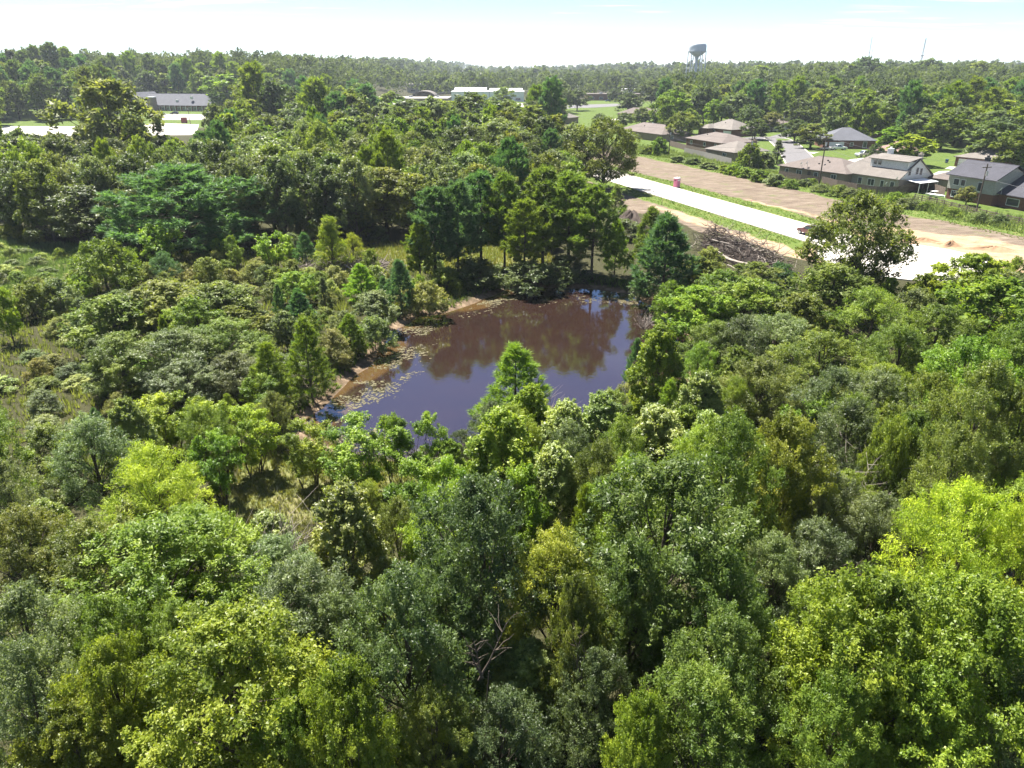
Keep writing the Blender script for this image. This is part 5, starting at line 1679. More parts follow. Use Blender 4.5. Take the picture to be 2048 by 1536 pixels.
pole(1337, 312, 8.6, 'leftmost dark utility pole behind the cleared lot, by the bush')
pole(1497, 337, 8.6, 'dark utility pole standing against the vine-covered tree')
pole(1637, 374, 11.5, 'tall dark utility pole in front of the brown hip roof')
pole(1951, 428, 9.4, 'utility pole at the right edge before the charcoal-roofed house')
pole(1563, 268, 8.6, 'thin utility pole behind the small street trees', arm=False)
pole(1096, 262, 11, 'pale utility pole left of the grey round trees')
pole(381, 249, 9.0, 'dark utility pole before the brick church')
pole(979, 208, 13, 'tall pole in front of the white warehouse')


def wire(a, b, sag, label, r=.022):
    a, b = Vector(a), Vector(b)
    m = MB()
    pts = [a.lerp(b, i / 14) - Vector((0, 0, sag * 4 * (i / 14) * (1 - i / 14))) for i in range(15)]
    m.tube(pts, r, 4)
    o = m.build('power_line', WIRE_M)
    tag(o, label, 'power line', 'overhead power lines')


names = ['leftmost pole and the vine tree pole', 'vine tree pole and the tall pole', 'tall pole and the right edge pole']
for i, (a, b) in enumerate(((0, 1), (1, 2), (2, 3))):
    wire(TOPS[a] - Vector((0, 0, .1)), TOPS[b] - Vector((0, 0, .1)), 1.2, 'upper wire between the ' + names[i])
    wire(TOPS[a] - Vector((0, 0, 2.6)), TOPS[b] - Vector((0, 0, 2.6)), 1.5, 'thick lower cable between the ' + names[i], .03)
e = TOPS[3] + Vector((UX * 42, UY * 42, 0))
wire(TOPS[3] - Vector((0, 0, .1)), e, 1.0, 'upper wire leaving the frame from the right edge pole')
wire(TOPS[3] - Vector((0, 0, 2.6)), e - Vector((0, 0, 2.6)), 1.2, 'lower cable leaving the frame from the right edge pole', .03)
wire(TOPS[5] - Vector((0, 0, .2)), TOPS[0] - Vector((0, 0, .2)), 2.2, 'long wire from the pale pole to the leftmost dark pole')
wire(TOPS[6] + Vector((-230, -8, .2)), TOPS[6] - Vector((0, 0, .3)), 1.6, 'wire along the church road at the left', .04)
wire(TOPS[6] - Vector((0, 0, .3)), TOPS[7] - Vector((0, 0, .4)), 3.0, 'wire from the church pole towards the warehouse', .03)


# ------------------------------------------------------------------ the brick church
p = Vector(at(268, 221)); q = Vector(at(412, 223))
d = q - p
Lc = d.length + 6
CH = tag(empty('church', (p.x, p.y, 0), math.atan2(d.y, d.x)), 'long brick church with a grey roof and a gabled front, beyond the tree belt', 'church')
MB().box(8, Lc, 0, 18, -.6, 3.3).build('wall', BR_RED, CH)
rf = hip_roof(CH, 7, Lc + 1, -1.2, 19.2, 3.5, 10.3, RF_GREY, 0, 0)
gw = MB()
gp = [(-3.5, -.6), (13.5, -.6), (13.5, 4.0), (5, 11.0), (-3.5, 4.0)]
gw.v += [(x, -5, z) for x, z in gp] + [(x, 16, z) for x, z in gp]
gw.f += [(0, 1, 2, 3, 4), (9, 8, 7, 6, 5)] + [(i, 5 + i, 5 + (i + 1) % 5, (i + 1) % 5) for i in range(5)]
gw.build('gable_wall', BR_RED, CH)
gr = MB()
for s in (-1, 1):
    a, b = (5, 11.35), (5 + s * 10.2, 3.1)
    pts = [(a[0], -6.2, a[1]), (b[0], -6.2, b[1]), (b[0], 17, b[1]), (a[0], 17, a[1])]
    gr.poly(pts if s < 0 else pts[::-1])
    pts2 = [(x, y, z - .3) for x, y, z in pts]
    gr.poly(pts2[::-1] if s < 0 else pts2)
    gr.poly([pts[0], pts[1], pts2[1], pts2[0]])
g_ = gr.build('gable_roof', RF_GREY, CH)
fb = MB()
for s in (-1, 1):
    fb.poly([(5, -6.22, 11.3), (5 + s * 10.2, -6.22, 3.05), (5 + s * 10.2, -6.22, 2.5), (5, -6.22, 10.6)][::s])
fb.build('bargeboard', WHITE, g_)
f = MB().box(3.6, 6.4, -5.08, -5.003, 1.0, 8.0).build('window', WHITE, CH)
MB().box(3.9, 6.1, -5.11, -5.081, 1.3, 7.6).build('pane', GLASS, f)
for xx in (-1.6, 9.6):
    f = MB().box(xx, xx + 1.6, -5.08, -5.003, .8, 3.4).build('window', WHITE, CH)
    MB().box(xx + .2, xx + 1.4, -5.11, -5.081, 1.0, 3.2).build('pane', GLASS, f)
tw = MB().box(14.5, 18.5, -4.2, -.01, -.5, 8.2).build('tower', BR_TAN, CH)
MB().box(14.2, 18.8, -4.5, -.0, 8.201, 8.7).build('parapet', WHITE, tw)
for i in range(9):
    xx = 21 + i * (Lc - 24) / 9
    f = MB().box(xx, xx + 2.2, -.07, -.003, .4, 2.6).build('window', WHITE, CH)
    MB().box(xx + .2, xx + 1.0, -.1, -.071, .6, 2.4).build('pane', GLASS, f)
    MB().box(xx + 1.2, xx + 2.0, -.1, -.071, .6, 2.4).build('pane', GLASS, f)
for i in range(10):
    xx = 20.2 + i * (Lc - 24) / 9
    MB().box(xx - .15, xx + .15, -1.15, -.85, -.3, 3.3).build('column', WHITE, CH)
for xx, zz in ((26 + Lc * .1, 7.2), (Lc * .72, 9.4)):
    MB().box(xx - .7, xx + .7, 1.9, 3.2, zz - 2.2, zz - .4).build('roof_vent', WHITE, rf)

# sign board on the verge before the church
x, y = at(369, 246)
sg = tag(empty('sign_board', (x, y, 0), .1), 'low red sign board on the grass before the church', 'sign')
MB().box(-1.5, 1.5, -.2, .2, 0, 2.6).build('panel', simple('sign_red', (.32, .07, .08), .6, .05), sg)
MB().box(-1.7, 1.7, -.3, .3, 2.601, 2.8).build('cap', WHITE, sg)


# ------------------------------------------------------------------ shops, school and warehouse beyond the belt
def block(label, x0, x1, py_, D, H, wall, roofm, name='low_building', cat='building', n_win=5, para=.5):
    p, q = Vector(at(x0, py_)), Vector(at(x1, py_))
    L = q.x - p.x
    r = tag(empty(name, (p.x, p.y, float(height(p.x, p.y)))), label, cat, 'commercial buildings beyond the tree belt')
    MB().box(0, L, 0, D, -.8, H).build('wall', wall, r)
    rf = MB().box(-.3, L + .3, -.3, D + .3, H + .002, H + .32).build('roof', roofm, r)
    for i in range(n_win):
        s = L * (i + .3) / n_win
        window(r, L, D, 'front', s, L / n_win * .4, 1.0, min(2.8, H - .8))
    rr = random.Random(int(L * 10))
    for i in range(3):
        xx, yy = rr.uniform(.1, .9) * L, rr.uniform(.25, .8) * D
        MB().box(xx - 1.1, xx + 1.1, yy - .8, yy + .8, H + .321, H + 1.4).build('rooftop_unit', STEEL, rf)
    return r, L


block('brown flat-roofed school building left of the warehouse', 745, 895, 212, 40, 4.8, BR_TAN, CONC_OLD)
wb, Lw = block('large white metal warehouse with low-pitched roofs', 903, 1048, 203, 34, 7.5, METAL_W, METAL_W, name='warehouse', cat='warehouse', n_win=6)
hip_roof(wb, 2, Lw * .48, 2, 33, 7.83, 10.5, METAL_W, 0, 0)
hip_roof(wb, Lw * .52, Lw - 1, 6, 33, 7.83, 9.8, METAL_W, 0, 0)
block('long dark brown building with a flat roof by the far road', 1175, 1283, 201, 22, 5.0, BR_RED, RF_BROWN, n_win=6)
block('low white building right of the far brown one', 1246, 1290, 190, 20, 5.2, SIDE_W, METAL_W, n_win=3)
block('pale block behind the school roofs', 815, 905, 188, 20, 8.0, SIDE_G, CONC_OLD, n_win=4)
# barrel-vaulted entrance of the school
x, y = at(850, 207)
bv = tag(empty('arched_canopy', (x, y, 0)), 'arched tan canopy roof rising over the school entrance', 'canopy')
m = MB()
pts = [(9 * math.cos(t), 5.2 + 4.2 * math.sin(t)) for t in np.linspace(0, math.pi, 15)]
for (xa, za), (xb, zb) in zip(pts[:-1], pts[1:]):
    m.poly([(xa, -9, za), (xa, 14, za), (xb, 14, zb), (xb, -9, zb)])
    m.poly([(xb, -9, zb - .35), (xb, 14, zb - .35), (xa, 14, za - .35), (xa, -9, za - .35)])
    m.poly([(xa, -9, za), (xb, -9, zb), (xb, -9, zb - .35), (xa, -9, za - .35)])
m.build('roof', RF_TAN, bv)
m = MB()
for (xa, za), (xb, zb) in zip(pts[:-1], pts[1:]):
    m.poly([(xa * .95, 12, -.5), (xb * .95, 12, -.5), (xb * .95, 12, zb - .4), (xa * .95, 12, za - .4)])
m.build('rear_wall', BR_TAN, bv)
for xx in (-8.4, 8.4):
    for yy in (-8, 10):
        MB().box(xx - .4, xx + .4, yy - .4, yy + .4, -.5, 5.6).build('column', BR_TAN, bv)

# ------------------------------------------------------------------ water tower and radio masts
TANK = simple('tower_paint', (.52, .55, .58), .5, .07, .15)
x, y = (1395 - 1024) / FPX * 628, 690
wt = tag(empty('water_tower', (x, y, float(height(x, y))), .5), 'pale grey water tower on legs above the far treeline', 'water tower')
zt = 46.5 - float(height(x, y))
r_ = 7.4
tank = MB()
prof = [(.01, zt - 11.68), (2.2, zt - 11.44), (4.8, zt - 10.08), (6.7, zt - 8.48), (7.35, zt - 7.60), (7.42, zt - 7.36), (7.4, zt - 4.16), (7.2, zt - 2.64), (6.4, zt - 1.44), (4.6, zt - 0.52), (2.2, zt - 0.08), (.01, zt)]
tank.lathe(prof, 28)
tank.build('tank', TANK, wt, True)
MB().lathe([(7.45, zt - 7.76), (8.1, zt - 7.76), (8.1, zt - 7.60), (7.45, zt - 7.60)], 28).build('balcony', TANK, wt)
MB().lathe([(8.05, zt - 6.80), (8.12, zt - 6.80), (8.12, zt - 6.74), (8.05, zt - 6.74)], 28).build('handrail', TANK, wt)
MB().lathe([(1.5, -1), (1.1, zt - 17.60), (1.2, zt - 13.60), (2.4, zt - 11.36)], 14).build('riser_pipe', TANK, wt, True)
for k in range(6):
    a = k * math.pi / 3 + .2
    MB().tube([(7.4 * math.cos(a), 7.4 * math.sin(a), zt - 7.68), (8.6 * math.cos(a), 8.6 * math.sin(a), -1)], .38, 8).build('leg', TANK, wt)
    a2 = a + math.pi / 3
    for zz, rr_ in ((zt - 13.60, 7.75), (zt - 20.80, 8.1)):
        MB().tube([(rr_ * math.cos(a), rr_ * math.sin(a), zz), (rr_ * math.cos(a2), rr_ * math.sin(a2), zz)], .14, 5).build('brace', TANK, wt)
MB().tube([(0, 0, zt), (0, 0, zt + 2.4)], .1, 5).build('antenna', STEEL, wt)


def mast(px_, y, ptop, label, w, lean=0.0):
    x = (px_ - 1024) / FPX * depth_of(0, y, 40)
    z0 = float(height(x, y))
    H = CAM_H + (135 - ptop) / FPX * y - z0
    r = tag(empty('radio_mast', (x, y, z0), .3), label, 'radio mast', 'radio masts on the horizon')
    leg = []
    for k in range(3):
        a = k * 2.094
        MB().tube([(w * math.cos(a), w * math.sin(a), -1), (w * .25 * math.cos(a) + lean * H, w * .25 * math.sin(a), H)], w * .13, 4).build('leg', STEEL, r)
    m = MB()
    n = 26
    for i in range(n):
        t0, t1 = i / n, (i + 1) / n
        for k in range(3):
            a, b = k * 2.094, (k + 1) * 2.094
            w0, w1 = w * (1 - .75 * t0), w * (1 - .75 * t1)
            m.tube([(w0 * math.cos(a) + lean * H * t0, w0 * math.sin(a), H * t0), (w1 * math.cos(b) + lean * H * t1, w1 * math.sin(b), H * t1)], w * .07, 3, cap=False)
    m.build('lattice', STEEL, r)
    MB().lathe([(.1, H * .62), (w * 1.3, H * .62), (w * 1.3, H * .62 + w * .6), (.1, H * .62 + w * .6)], 10, (lean * H * .62, 0)).build('antenna_drum', WHITE, r)


mast(1844, 900, 86, 'grey lattice radio mast, tallest on the right horizon', 1.5, .03)
mast(1737, 1300, 84, 'faint thin radio mast left of the tall one, on the horizon', 1.2)
mast(1742, 1300, 104, 'short faint radio mast beside the thin one on the horizon', 1.0)


# ------------------------------------------------------------------ streets, drives and lots
def pix(L):
    return [at(*q) for q in L]


street('side_street', pix([(1606, 330), (1590, 308), (1568, 286), (1548, 277), (1515, 277), (1478, 281)]), 9.0, .06, ASPH, CONC)
street('side_street', pix([(1548, 277), (1590, 266), (1640, 262), (1700, 262)]), 7.0, .056, ASPH)
street('driveway', pix([(1672, 303), (1650, 306), (1620, 306)]), 5, .07, CONC_OLD)
street('driveway', pix([(1745, 318), (1715, 322), (1690, 330)]), 6, .07, CONC_OLD)
street('driveway', pix([(1925, 335), (1900, 347), (1868, 362)]), 6.5, .07, CONC_OLD)
street('driveway', pix([(1245, 238), (1226, 240), (1216, 248), (1240, 258)]), 6, .07, CONC)
street('driveway', pix([(1330, 263), (1300, 261), (1270, 260)]), 5, .066, CONC_OLD)
street('driveway', pix([(1450, 277), (1470, 281), (1500, 282)]), 8, .075, CONC_OLD)
street('far_road', pix([(1060, 214), (1140, 214), (1200, 211), (1260, 209)]), 34, .05, ASPH)
street('far_road', pix([(1030, 245), (1090, 222), (1140, 214)]), 12, .046, CONC_OLD)
sheet('concrete_lot', pix([(-260, 268), (-250, 252), (150, 253), (330, 247), (398, 249), (392, 270), (150, 272)]), .05, CONC)
sheet('church_car_park', pix([(318, 240), (322, 228), (420, 229), (425, 240)]), .06, CONC_OLD)
sheet('school_car_park', pix([(640, 240), (700, 222), (905, 214), (1060, 206), (1075, 222), (900, 226), (800, 232)]), .06, CONC_OLD)


# ------------------------------------------------------------------ trees among the houses and beyond
ZH, ZB, ZW = 'among the subdivision houses', 'behind the subdivision houses', 'by the far road and warehouse'
for h_ in [
    ('oak', 1345, 212, 66, 16, 'yellow-green', ZH, 'tall tree with a yellow-green top at the left end of the houses'), ('olive', 1364, 247, 66, 10.5, 'olive green', ZH, None), ('oak', 1285, 231, 46, 8.5, 'grey-green', ZH, None), ('oak', 1248, 239, 34, 7, 'grey-green', ZH, None),
    ('oak', 1200, 238, 26, 6, 'grey-green', ZH, None), ('oak', 1257, 203, 50, 12, 'dark green', ZW, None), ('oak', 1305, 184, 64, 17, 'dark green', ZW, None), ('oak', 1360, 170, 56, 18, 'dark green', ZB, None), ('oak', 1474, 214, 72, 15, 'grey-green', ZB, None),
    ('olive', 1553, 190, 86, 17, 'grey-green', ZB, None), ('olive', 1638, 197, 92, 19, 'grey-green', ZB, 'biggest grey-green oak above the curved side street'), ('oak', 1697, 205, 62, 14, 'bright green', ZB, None), ('oak', 1722, 226, 66, 15, 'grey-green', ZB, None),
    ('oak', 1662, 243, 36, 7, 'grey-green', ZH, None), ('oak', 1792, 222, 82, 16, 'dark green', ZB, None), ('oak', 1874, 217, 92, 16, 'mid green', ZB, None), ('oak', 1512, 255, 50, 7.5, 'dark green', ZH, None), ('oak', 1546, 240, 36, 8, 'straw green', ZH, None),
    ('oak', 1592, 258, 56, 8, 'dark green', ZH, None), ('oak', 1625, 268, 58, 8, 'olive green', ZH, 'olive street tree with a rusty tinge at the bend of the side street'), ('maple', 1822, 294, 82, 8.5, 'yellow-green', ZH, 'yellow-green yard tree before the low russet-roofed house'), ('oak', 1785, 270, 60, 6.5, 'bright green', ZH, None),
    ('oak', 1890, 256, 84, 12, 'mid green', ZH, None), ('oak', 1990, 276, 104, 12.5, 'grey-green', ZH, 'large grey-green oak over the wide white garage'), ('oak', 2034, 298, 86, 10.5, 'olive green', ZH, None), ('oak', 1929, 250, 72, 11, 'olive green', ZB, None),
    ('dome', 1500, 312, 48, 6.5, 'mid green', ZH, 'vine-covered tree swallowing the second utility pole'), ('cedar', 1556, 303, 30, 7, 'dark green', ZH, None), ('shrub', 1530, 320, 44, 4.0, 'grey-green', ZH, None), ('shrub', 1318, 294, 30, 5, 'bright green', ZH, 'bright bushy tree at the left end of the back fence'), ('oak', 1750, 306, 30, 6, 'dark green', ZH, None),
    ('oak', 1997, 232, 120, 14, 'mid green', ZB, None), ('oak', 1430, 222, 46, 12, 'bright green', ZB, None), ('maple', 1936, 388, 38, 4, 'straw green', ZH, 'thin straw-coloured bush in front of the grey-green siding'), ('oak', 1420, 180, 80, 15, 'grey-green', ZB, None),
    ('oak', 1750, 180, 80, 17, 'grey-green', ZB, None), ('oak', 1830, 180, 90, 17, 'olive green', ZB, None), ('oak', 1920, 190, 100, 17, 'grey-green', ZB, None), ('oak', 2020, 190, 100, 17, 'olive green', ZB, None), ('oak', 1960, 320, 20, 2.2, 'dark green', ZH, None),
    ('oak', 1008, 190, 46, 13, 'mid green', ZW, 'round tree standing in front of the white warehouse'), ('oak', 925, 222, 60, 12, 'olive green', ZW, None), ('oak', 850, 225, 60, 12, 'grey-green', ZW, None), ('oak', 700, 215, 60, 15, 'grey-green', ZW, None), ('oak', 745, 208, 54, 12, 'mid green', ZW, None),
    ('oak', 660, 225, 64, 14, 'grey-green', ZW, None), ('oak', 800, 222, 60, 12, 'bright green', ZW, None), ('oak', 1020, 228, 60, 12, 'grey-green', ZW, None), ('oak', 1155, 196, 44, 13, 'dark green', ZW, None), ('oak', 1230, 188, 30, 10, 'dark green', ZW, None), ('oak', 1365, 166, 60, 17, 'dark green', ZB, None), ('oak', 1402, 168, 64, 16, 'grey-green', ZB, None), ('oak', 1436, 166, 60, 17, 'dark green', ZB, None), ('oak', 1700, 168, 60, 24, 'dark green', ZB, None), ('oak', 1725, 160, 66, 27, 'dark green', ZB, None), ('oak', 1640, 165, 60, 22, 'grey-green', ZB, None), ('oak', 1850, 160, 64, 25, 'grey-green', ZB, None), ('oak', 1520, 165, 70, 22, 'mid green', ZB, None), ('oak', 1450, 168, 60, 22, 'grey-green', ZB, None), ('oak', 1950, 165, 70, 24, 'olive green', ZB, None), ('oak', 1600, 222, 60, 13, 'grey-green', ZB, None), ('oak', 1380, 238, 44, 10, 'mid green', ZH, None), ('oak', 1500, 232, 50, 11, 'grey-green', ZH, None), ('oak', 1770, 240, 60, 13, 'mid green', ZB, None), ('oak', 1840, 255, 60, 11, 'grey-green', ZB, None),
]:
    hero(*h_)

ZV = 'along the weedy verge below the back fence'
vr = random.Random(21)
for px_, py_, w, H, c in ((1300, 300, 30, 2.4, 'mid green'), (1355, 318, 30, 1.8, 'grey-green'), (1385, 322, 34, 1.7, 'grey-green'), (1418, 331, 34, 1.7, 'grey-green'), (1452, 338, 30, 1.9, 'mid green'), (1470, 340, 34, 2.6, 'bright green'), (1492, 345, 34, 2.4, 'mid green'),
                          (1520, 352, 38, 2.4, 'mid green'), (1550, 360, 40, 2.6, 'grey-green'), (1580, 368, 36, 2.0, 'mid green'), (1610, 366, 30, 1.6, 'grey-green'), (1622, 364, 26, 1.6, 'mid green'), (1640, 376, 34, 1.7, 'grey-green'), (1680, 382, 40, 2.4, 'mid green'), (1700, 386, 36, 2.0, 'grey-green'),
                          (1790, 398, 40, 2.6, 'bright green'), (1815, 406, 40, 2.0, 'grey-green'), (1850, 412, 30, 1.6, 'mid green'), (1905, 424, 30, 1.6, 'mid green'), (1960, 434, 34, 1.8, 'grey-green'), (2000, 440, 32, 1.8, 'dark green')):
    hero('shrub', px_, py_, w, H, c, ZV)
for px_, py_, w, H, c in ((1245, 460, 90, 3.0, 'dark green'), (1420, 520, 60, 3, 'olive green')):
    hero('shrub', px_, py_, w, H, c, 'beside the dark mulch heaps')


def blocked(x, y, r):
    for n_, (bx, by, br) in BLK:
        if math.hypot(bx - x, by - y) < br + r:
            return True
    return False


BLK = []
for o in S.objects:
    if o.parent is None and o.type == 'EMPTY' and o.get('category') in ('house', 'garage', 'building', 'warehouse', 'church', 'canopy', 'water tower'):
        bb = [o.matrix_basis @ Vector(c) for ch_ in o.children if ch_.type == 'MESH' for c in ch_.bound_box]
        xs_, ys_ = [c.x for c in bb], [c.y for c in bb]
        step = 6
        for bx in np.arange(min(xs_), max(xs_) + step, step):
            for by in np.arange(min(ys_), max(ys_) + step, step):
                BLK.append((o.name, (min(bx, max(xs_)), min(by, max(ys_)), 3)))
KEEP = [(1275, 240, 1220, 275), (1140, 195, 1300, 225), (1480, 255, 1620, 335), (260, 205, 420, 275), (0, 245, 135, 275), (760, 184, 880, 200), (905, 176, 1050, 198), (1660, 285, 1745, 330), (1405, 250, 1475, 290), (1600, 285, 1700, 340), (1860, 300, 2048, 460), (1640, 300, 1880, 400)]


def hides(x, y, H, R):
    """True where a tree would stand in front of something the photograph shows."""
    px0, py0 = seen_at(x, y, float(height(x, y)) + H)
    px1, py1 = seen_at(x, y, float(height(x, y)))
    w = R / depth_of(x, y, H) * FPX
    for a, b, c, d in KEEP:
        a, c = min(a, c), max(a, c)
        if px0 + w > a and px0 - w < c and py1 > b and py0 < d:
            return True
    return False


def fill2(tries, box, test, kinds, zone, k=.62, seed=1):
    rg = random.Random(seed)
    W = [q[0] for q in kinds]
    for _ in range(tries):
        x, y = rg.uniform(box[0], box[1]), rg.uniform(box[2], box[3])
        if abs(x) > .64 * y + 18 or not test(x, y):
            continue
        _, sp, hr, rr, cols = rg.choices(kinds, W)[0]
        H, Rr = rg.uniform(*hr), rg.uniform(*rr)
        if blocked(x, y, Rr) or hides(x, y, H, Rr):
            continue
        if free(x, y, Rr, k):
            plant(sp, x, y, H, Rr, rg.choice(cols), zone(x, y) if callable(zone) else zone)


def far_zone(x, y):
    px = seen_at(x, y, 10)[0]
    for lim, s in ((265, 'on the hill left of the church'), (430, 'behind the brick church'), (620, 'past the right end of the church'), (760, 'left of the school roofs'), (900, 'behind the school roofs'), (1060, 'behind the white warehouse'), (1180, 'beyond the dark cedars'),
                   (1300, 'behind the far brown building'), (1400, 'under the water tower'), (1560, 'behind the tan hip roof'), (1700, 'behind the blue-grey roof'), (1850, 'under the tall radio mast'), (5000, 'in the far right woods')):
        if px < lim:
            return s


WOOD = [(5, 'oak', (12, 18), (5.5, 9), ['grey-green', 'dark green', 'olive green', 'mid green', 'grey-green']), (1.2, 'ash', (12, 17), (5, 7.5), ['mid green', 'grey-green', 'yellow-green']), (.6, 'pine', (17, 22), (4, 5.5), ['blue-green', 'mid green'])]
LEFTW = [(4, 'oak', (15, 22), (6.5, 9), ['grey-green', 'dark green', 'olive green', 'mid green']), (2.2, 'pine', (20, 27), (5, 7), ['blue-green', 'mid green', 'dark green'])]
fill2(900, (-330, -90, 280, 480), lambda x, y: (x / y < -.51 and y > 300) or (y > 275 and y < 318 and -.42 < x / y < -.1), LEFTW, far_zone, .62, 31)
fill2(500, (-340, -60, 530, 590), lambda x, y: x / y < -.25, LEFTW, far_zone, .62, 32)
fill2(900, (-130, 40, 265, 520), lambda x, y: x / y > -.42 and y > 262 and x < 20 + (y - 262) * .05 and pt_sd(DIRT, x, y) < -4, WOOD, far_zone, .75, 33)
fill2(1500, (60, 360, 250, 460), lambda x, y: (x - 25.45) * VX + (y - 199.7) * VY > 60 and (y > 330 or x > 120), WOOD, far_zone, .70, 34)

GONE = set()
ZB_ = np.zeros((384, 512), bool)
yy_, xx_ = np.mgrid[0:384, 0:512]
for p in sorted(PLANTS, key=lambda p: p['y']):
    z0 = float(height(p['x'], p['y']))
    cx_, cy_ = seen_at(p['x'], p['y'], z0 + p['H'] * .6)
    w_ = max(2.0, p['R'] / depth_of(p['x'], p['y'], z0 + p['H'] * .6) * FPX / 4)
    t_ = seen_at(p['x'], p['y'], z0 + p['H'])[1] / 4
    cx_, cy_ = cx_ / 4, cy_ / 4
    h_ = max(2.0, cy_ - t_, w_ * .6)
    a0, a1, b0, b1 = int(max(0, cy_ - h_)), int(min(384, cy_ + h_ + 1)), int(max(0, cx_ - w_)), int(min(512, cx_ + w_ + 1))
    if a1 <= a0 or b1 <= b0:
        GONE.add(id(p))
        continue
    el = ((xx_[a0:a1, b0:b1] - cx_) / w_) ** 2 + ((yy_[a0:a1, b0:b1] - cy_) / h_) ** 2
    if ((el < 1) & ~ZB_[a0:a1, b0:b1]).sum() < 3 and not p['label']:
        GONE.add(id(p))
        continue
    ZB_[a0:a1, b0:b1] |= el < .45
for p in PLANTS:
    if id(p) in GONE:
        for ch_ in list(p['o'].children):
            bpy.data.objects.remove(ch_)
        bpy.data.objects.remove(p['o'])
PLANTS = [p for p in PLANTS if id(p) not in GONE]


# ------------------------------------------------------------------ the woods to the horizon, too far to count
def far_woods(name, n, box, seed, cl, per, ht, test=None):
    rg = np.random.default_rng(seed)
    P, A, N, Ls, tint = [], [], [], [], []
    k = 0
    while k < n:
        y = rg.uniform(box[0] ** .5, box[1] ** .5) ** 2
        x = rg.uniform(-1, 1) * (.66 * y + 40)
        if test and not test(x, y):
            continue
        k += 1
        z0 = float(height(x, y))
        H, R = ht * rg.uniform(.65, 1.55), rg.uniform(5.5, 9.5)
        u = nrm(rg.normal(size=(per, 3)) + np.array([0, -.25, .5]))
        c = np.array([x, y, z0 + H * .62])
        lump = 1 + .25 * np.sin(u[:, 0] * 5 + k) * np.cos(u[:, 2] * 6 + k)
        P.append(c + u * lump[:, None] * np.array([R, R, H * .38]) * rg.uniform(.8, 1.05, (per, 1)))
        A.append(rg.normal(size=(per, 3)) + np.array([0, 0, -.3]))
        N.append(u + rg.normal(size=(per, 3)) * .4)
        Ls.append(cl * rg.uniform(.7, 1.4, per))
        tint.append(np.clip(rg.normal(.5, .2) + rg.normal(0, .1, per), 0, 1))
    P, A, N, Ls, tint = (np.concatenate(q) for q in (P, A, N, Ls, tint))
    o = link(name, leaf_mesh(name, P, A, N, Ls, Ls * .8, tint))
    o.color = (.085, .112, .045, .05)
    tag(o, kind='stuff')


far_woods('mid_woods', 620, (455, 760), 9, 1.5, 330, 15, lambda x, y: (x / y > .13 or (y > 628 and x / y > -.2) or y > 655 or (x / y < -.2 and y > 585)) and not blocked(x, y, 7) and not hides(x, y, 15, 7))
far_woods('far_woods', 1300, (740, 1300), 5, 2.4, 130, 15)
far_woods('horizon_woods', 2200, (1150, 3600), 6, 6.0, 40, 17)


# ------------------------------------------------------------------ grass and weeds
def tufts(name, n, box, test, h, w, nb, col, seed, lean=.35):
    """Clumps of bent blades, too many to count, as one mesh."""
    rg = np.random.default_rng(seed)
    x, y = rg.uniform(box[0], box[1], n * 6), rg.uniform(box[2], box[3], n * 6)
    ok = test(x, y) & (np.abs(x) < .64 * y + 10)
    x, y = x[ok][:n], y[ok][:n]
    n = len(x)
    fx = (np.searchsorted(xs, x) - 1).clip(0, len(xs) - 2)
    fy = (np.searchsorted(ys, y) - 1).clip(0, len(ys) - 2)
    tx, ty = (x - xs[fx]) / (xs[fx + 1] - xs[fx]), (y - ys[fy]) / (ys[fy + 1] - ys[fy])
    z = (GZ[fy, fx] * (1 - tx) + GZ[fy, fx + 1] * tx) * (1 - ty) + (GZ[fy + 1, fx] * (1 - tx) + GZ[fy + 1, fx + 1] * tx) * ty
    sc = rg.uniform(.55, 1.25, n) * (1 + .35 * wob(x, y, 6, seed))
    li = np.repeat(np.arange(n), nb)
    k = len(li)
    a = rg.uniform(0, 6.283, k)
    d = np.stack([np.cos(a), np.sin(a), np.zeros(k)], -1)
    B = np.stack([x[li], y[li], z[li] - .03], -1) + d * rg.uniform(0, .5, k)[:, None] * w * 3 * sc[li][:, None]
    H = h * sc[li] * rg.uniform(.6, 1.15, k)
    sd = np.stack([-np.sin(a), np.cos(a), np.zeros(k)], -1) * (w * rg.uniform(.6, 1.3, k))[:, None] * .5
    T = B + d * (H * lean)[:, None] + np.array([0, 0, 1]) * H[:, None]
    V = np.stack([B - sd, B + sd, T], 1).reshape(-1, 3)
    Tr = np.arange(k * 3).reshape(k, 3)
    tint = np.clip(rg.normal(.5, .15, n)[li] + rg.normal(0, .1, k) + .2 * wob(x, y, 9, seed + 1)[li], 0, 1)
    o = link(name, mesh_np(name, V, T=Tr, mat=FOL, attrs={'tint': ('FACE', 'FLOAT', tint)}))
    o.color = (*col, .12)
    tag(o, kind='stuff')


def uv_of(x, y):
    return (x - 25.45) * UX + (y - 199.7) * UY, (x - 25.45) * VX + (y - 199.7) * VY


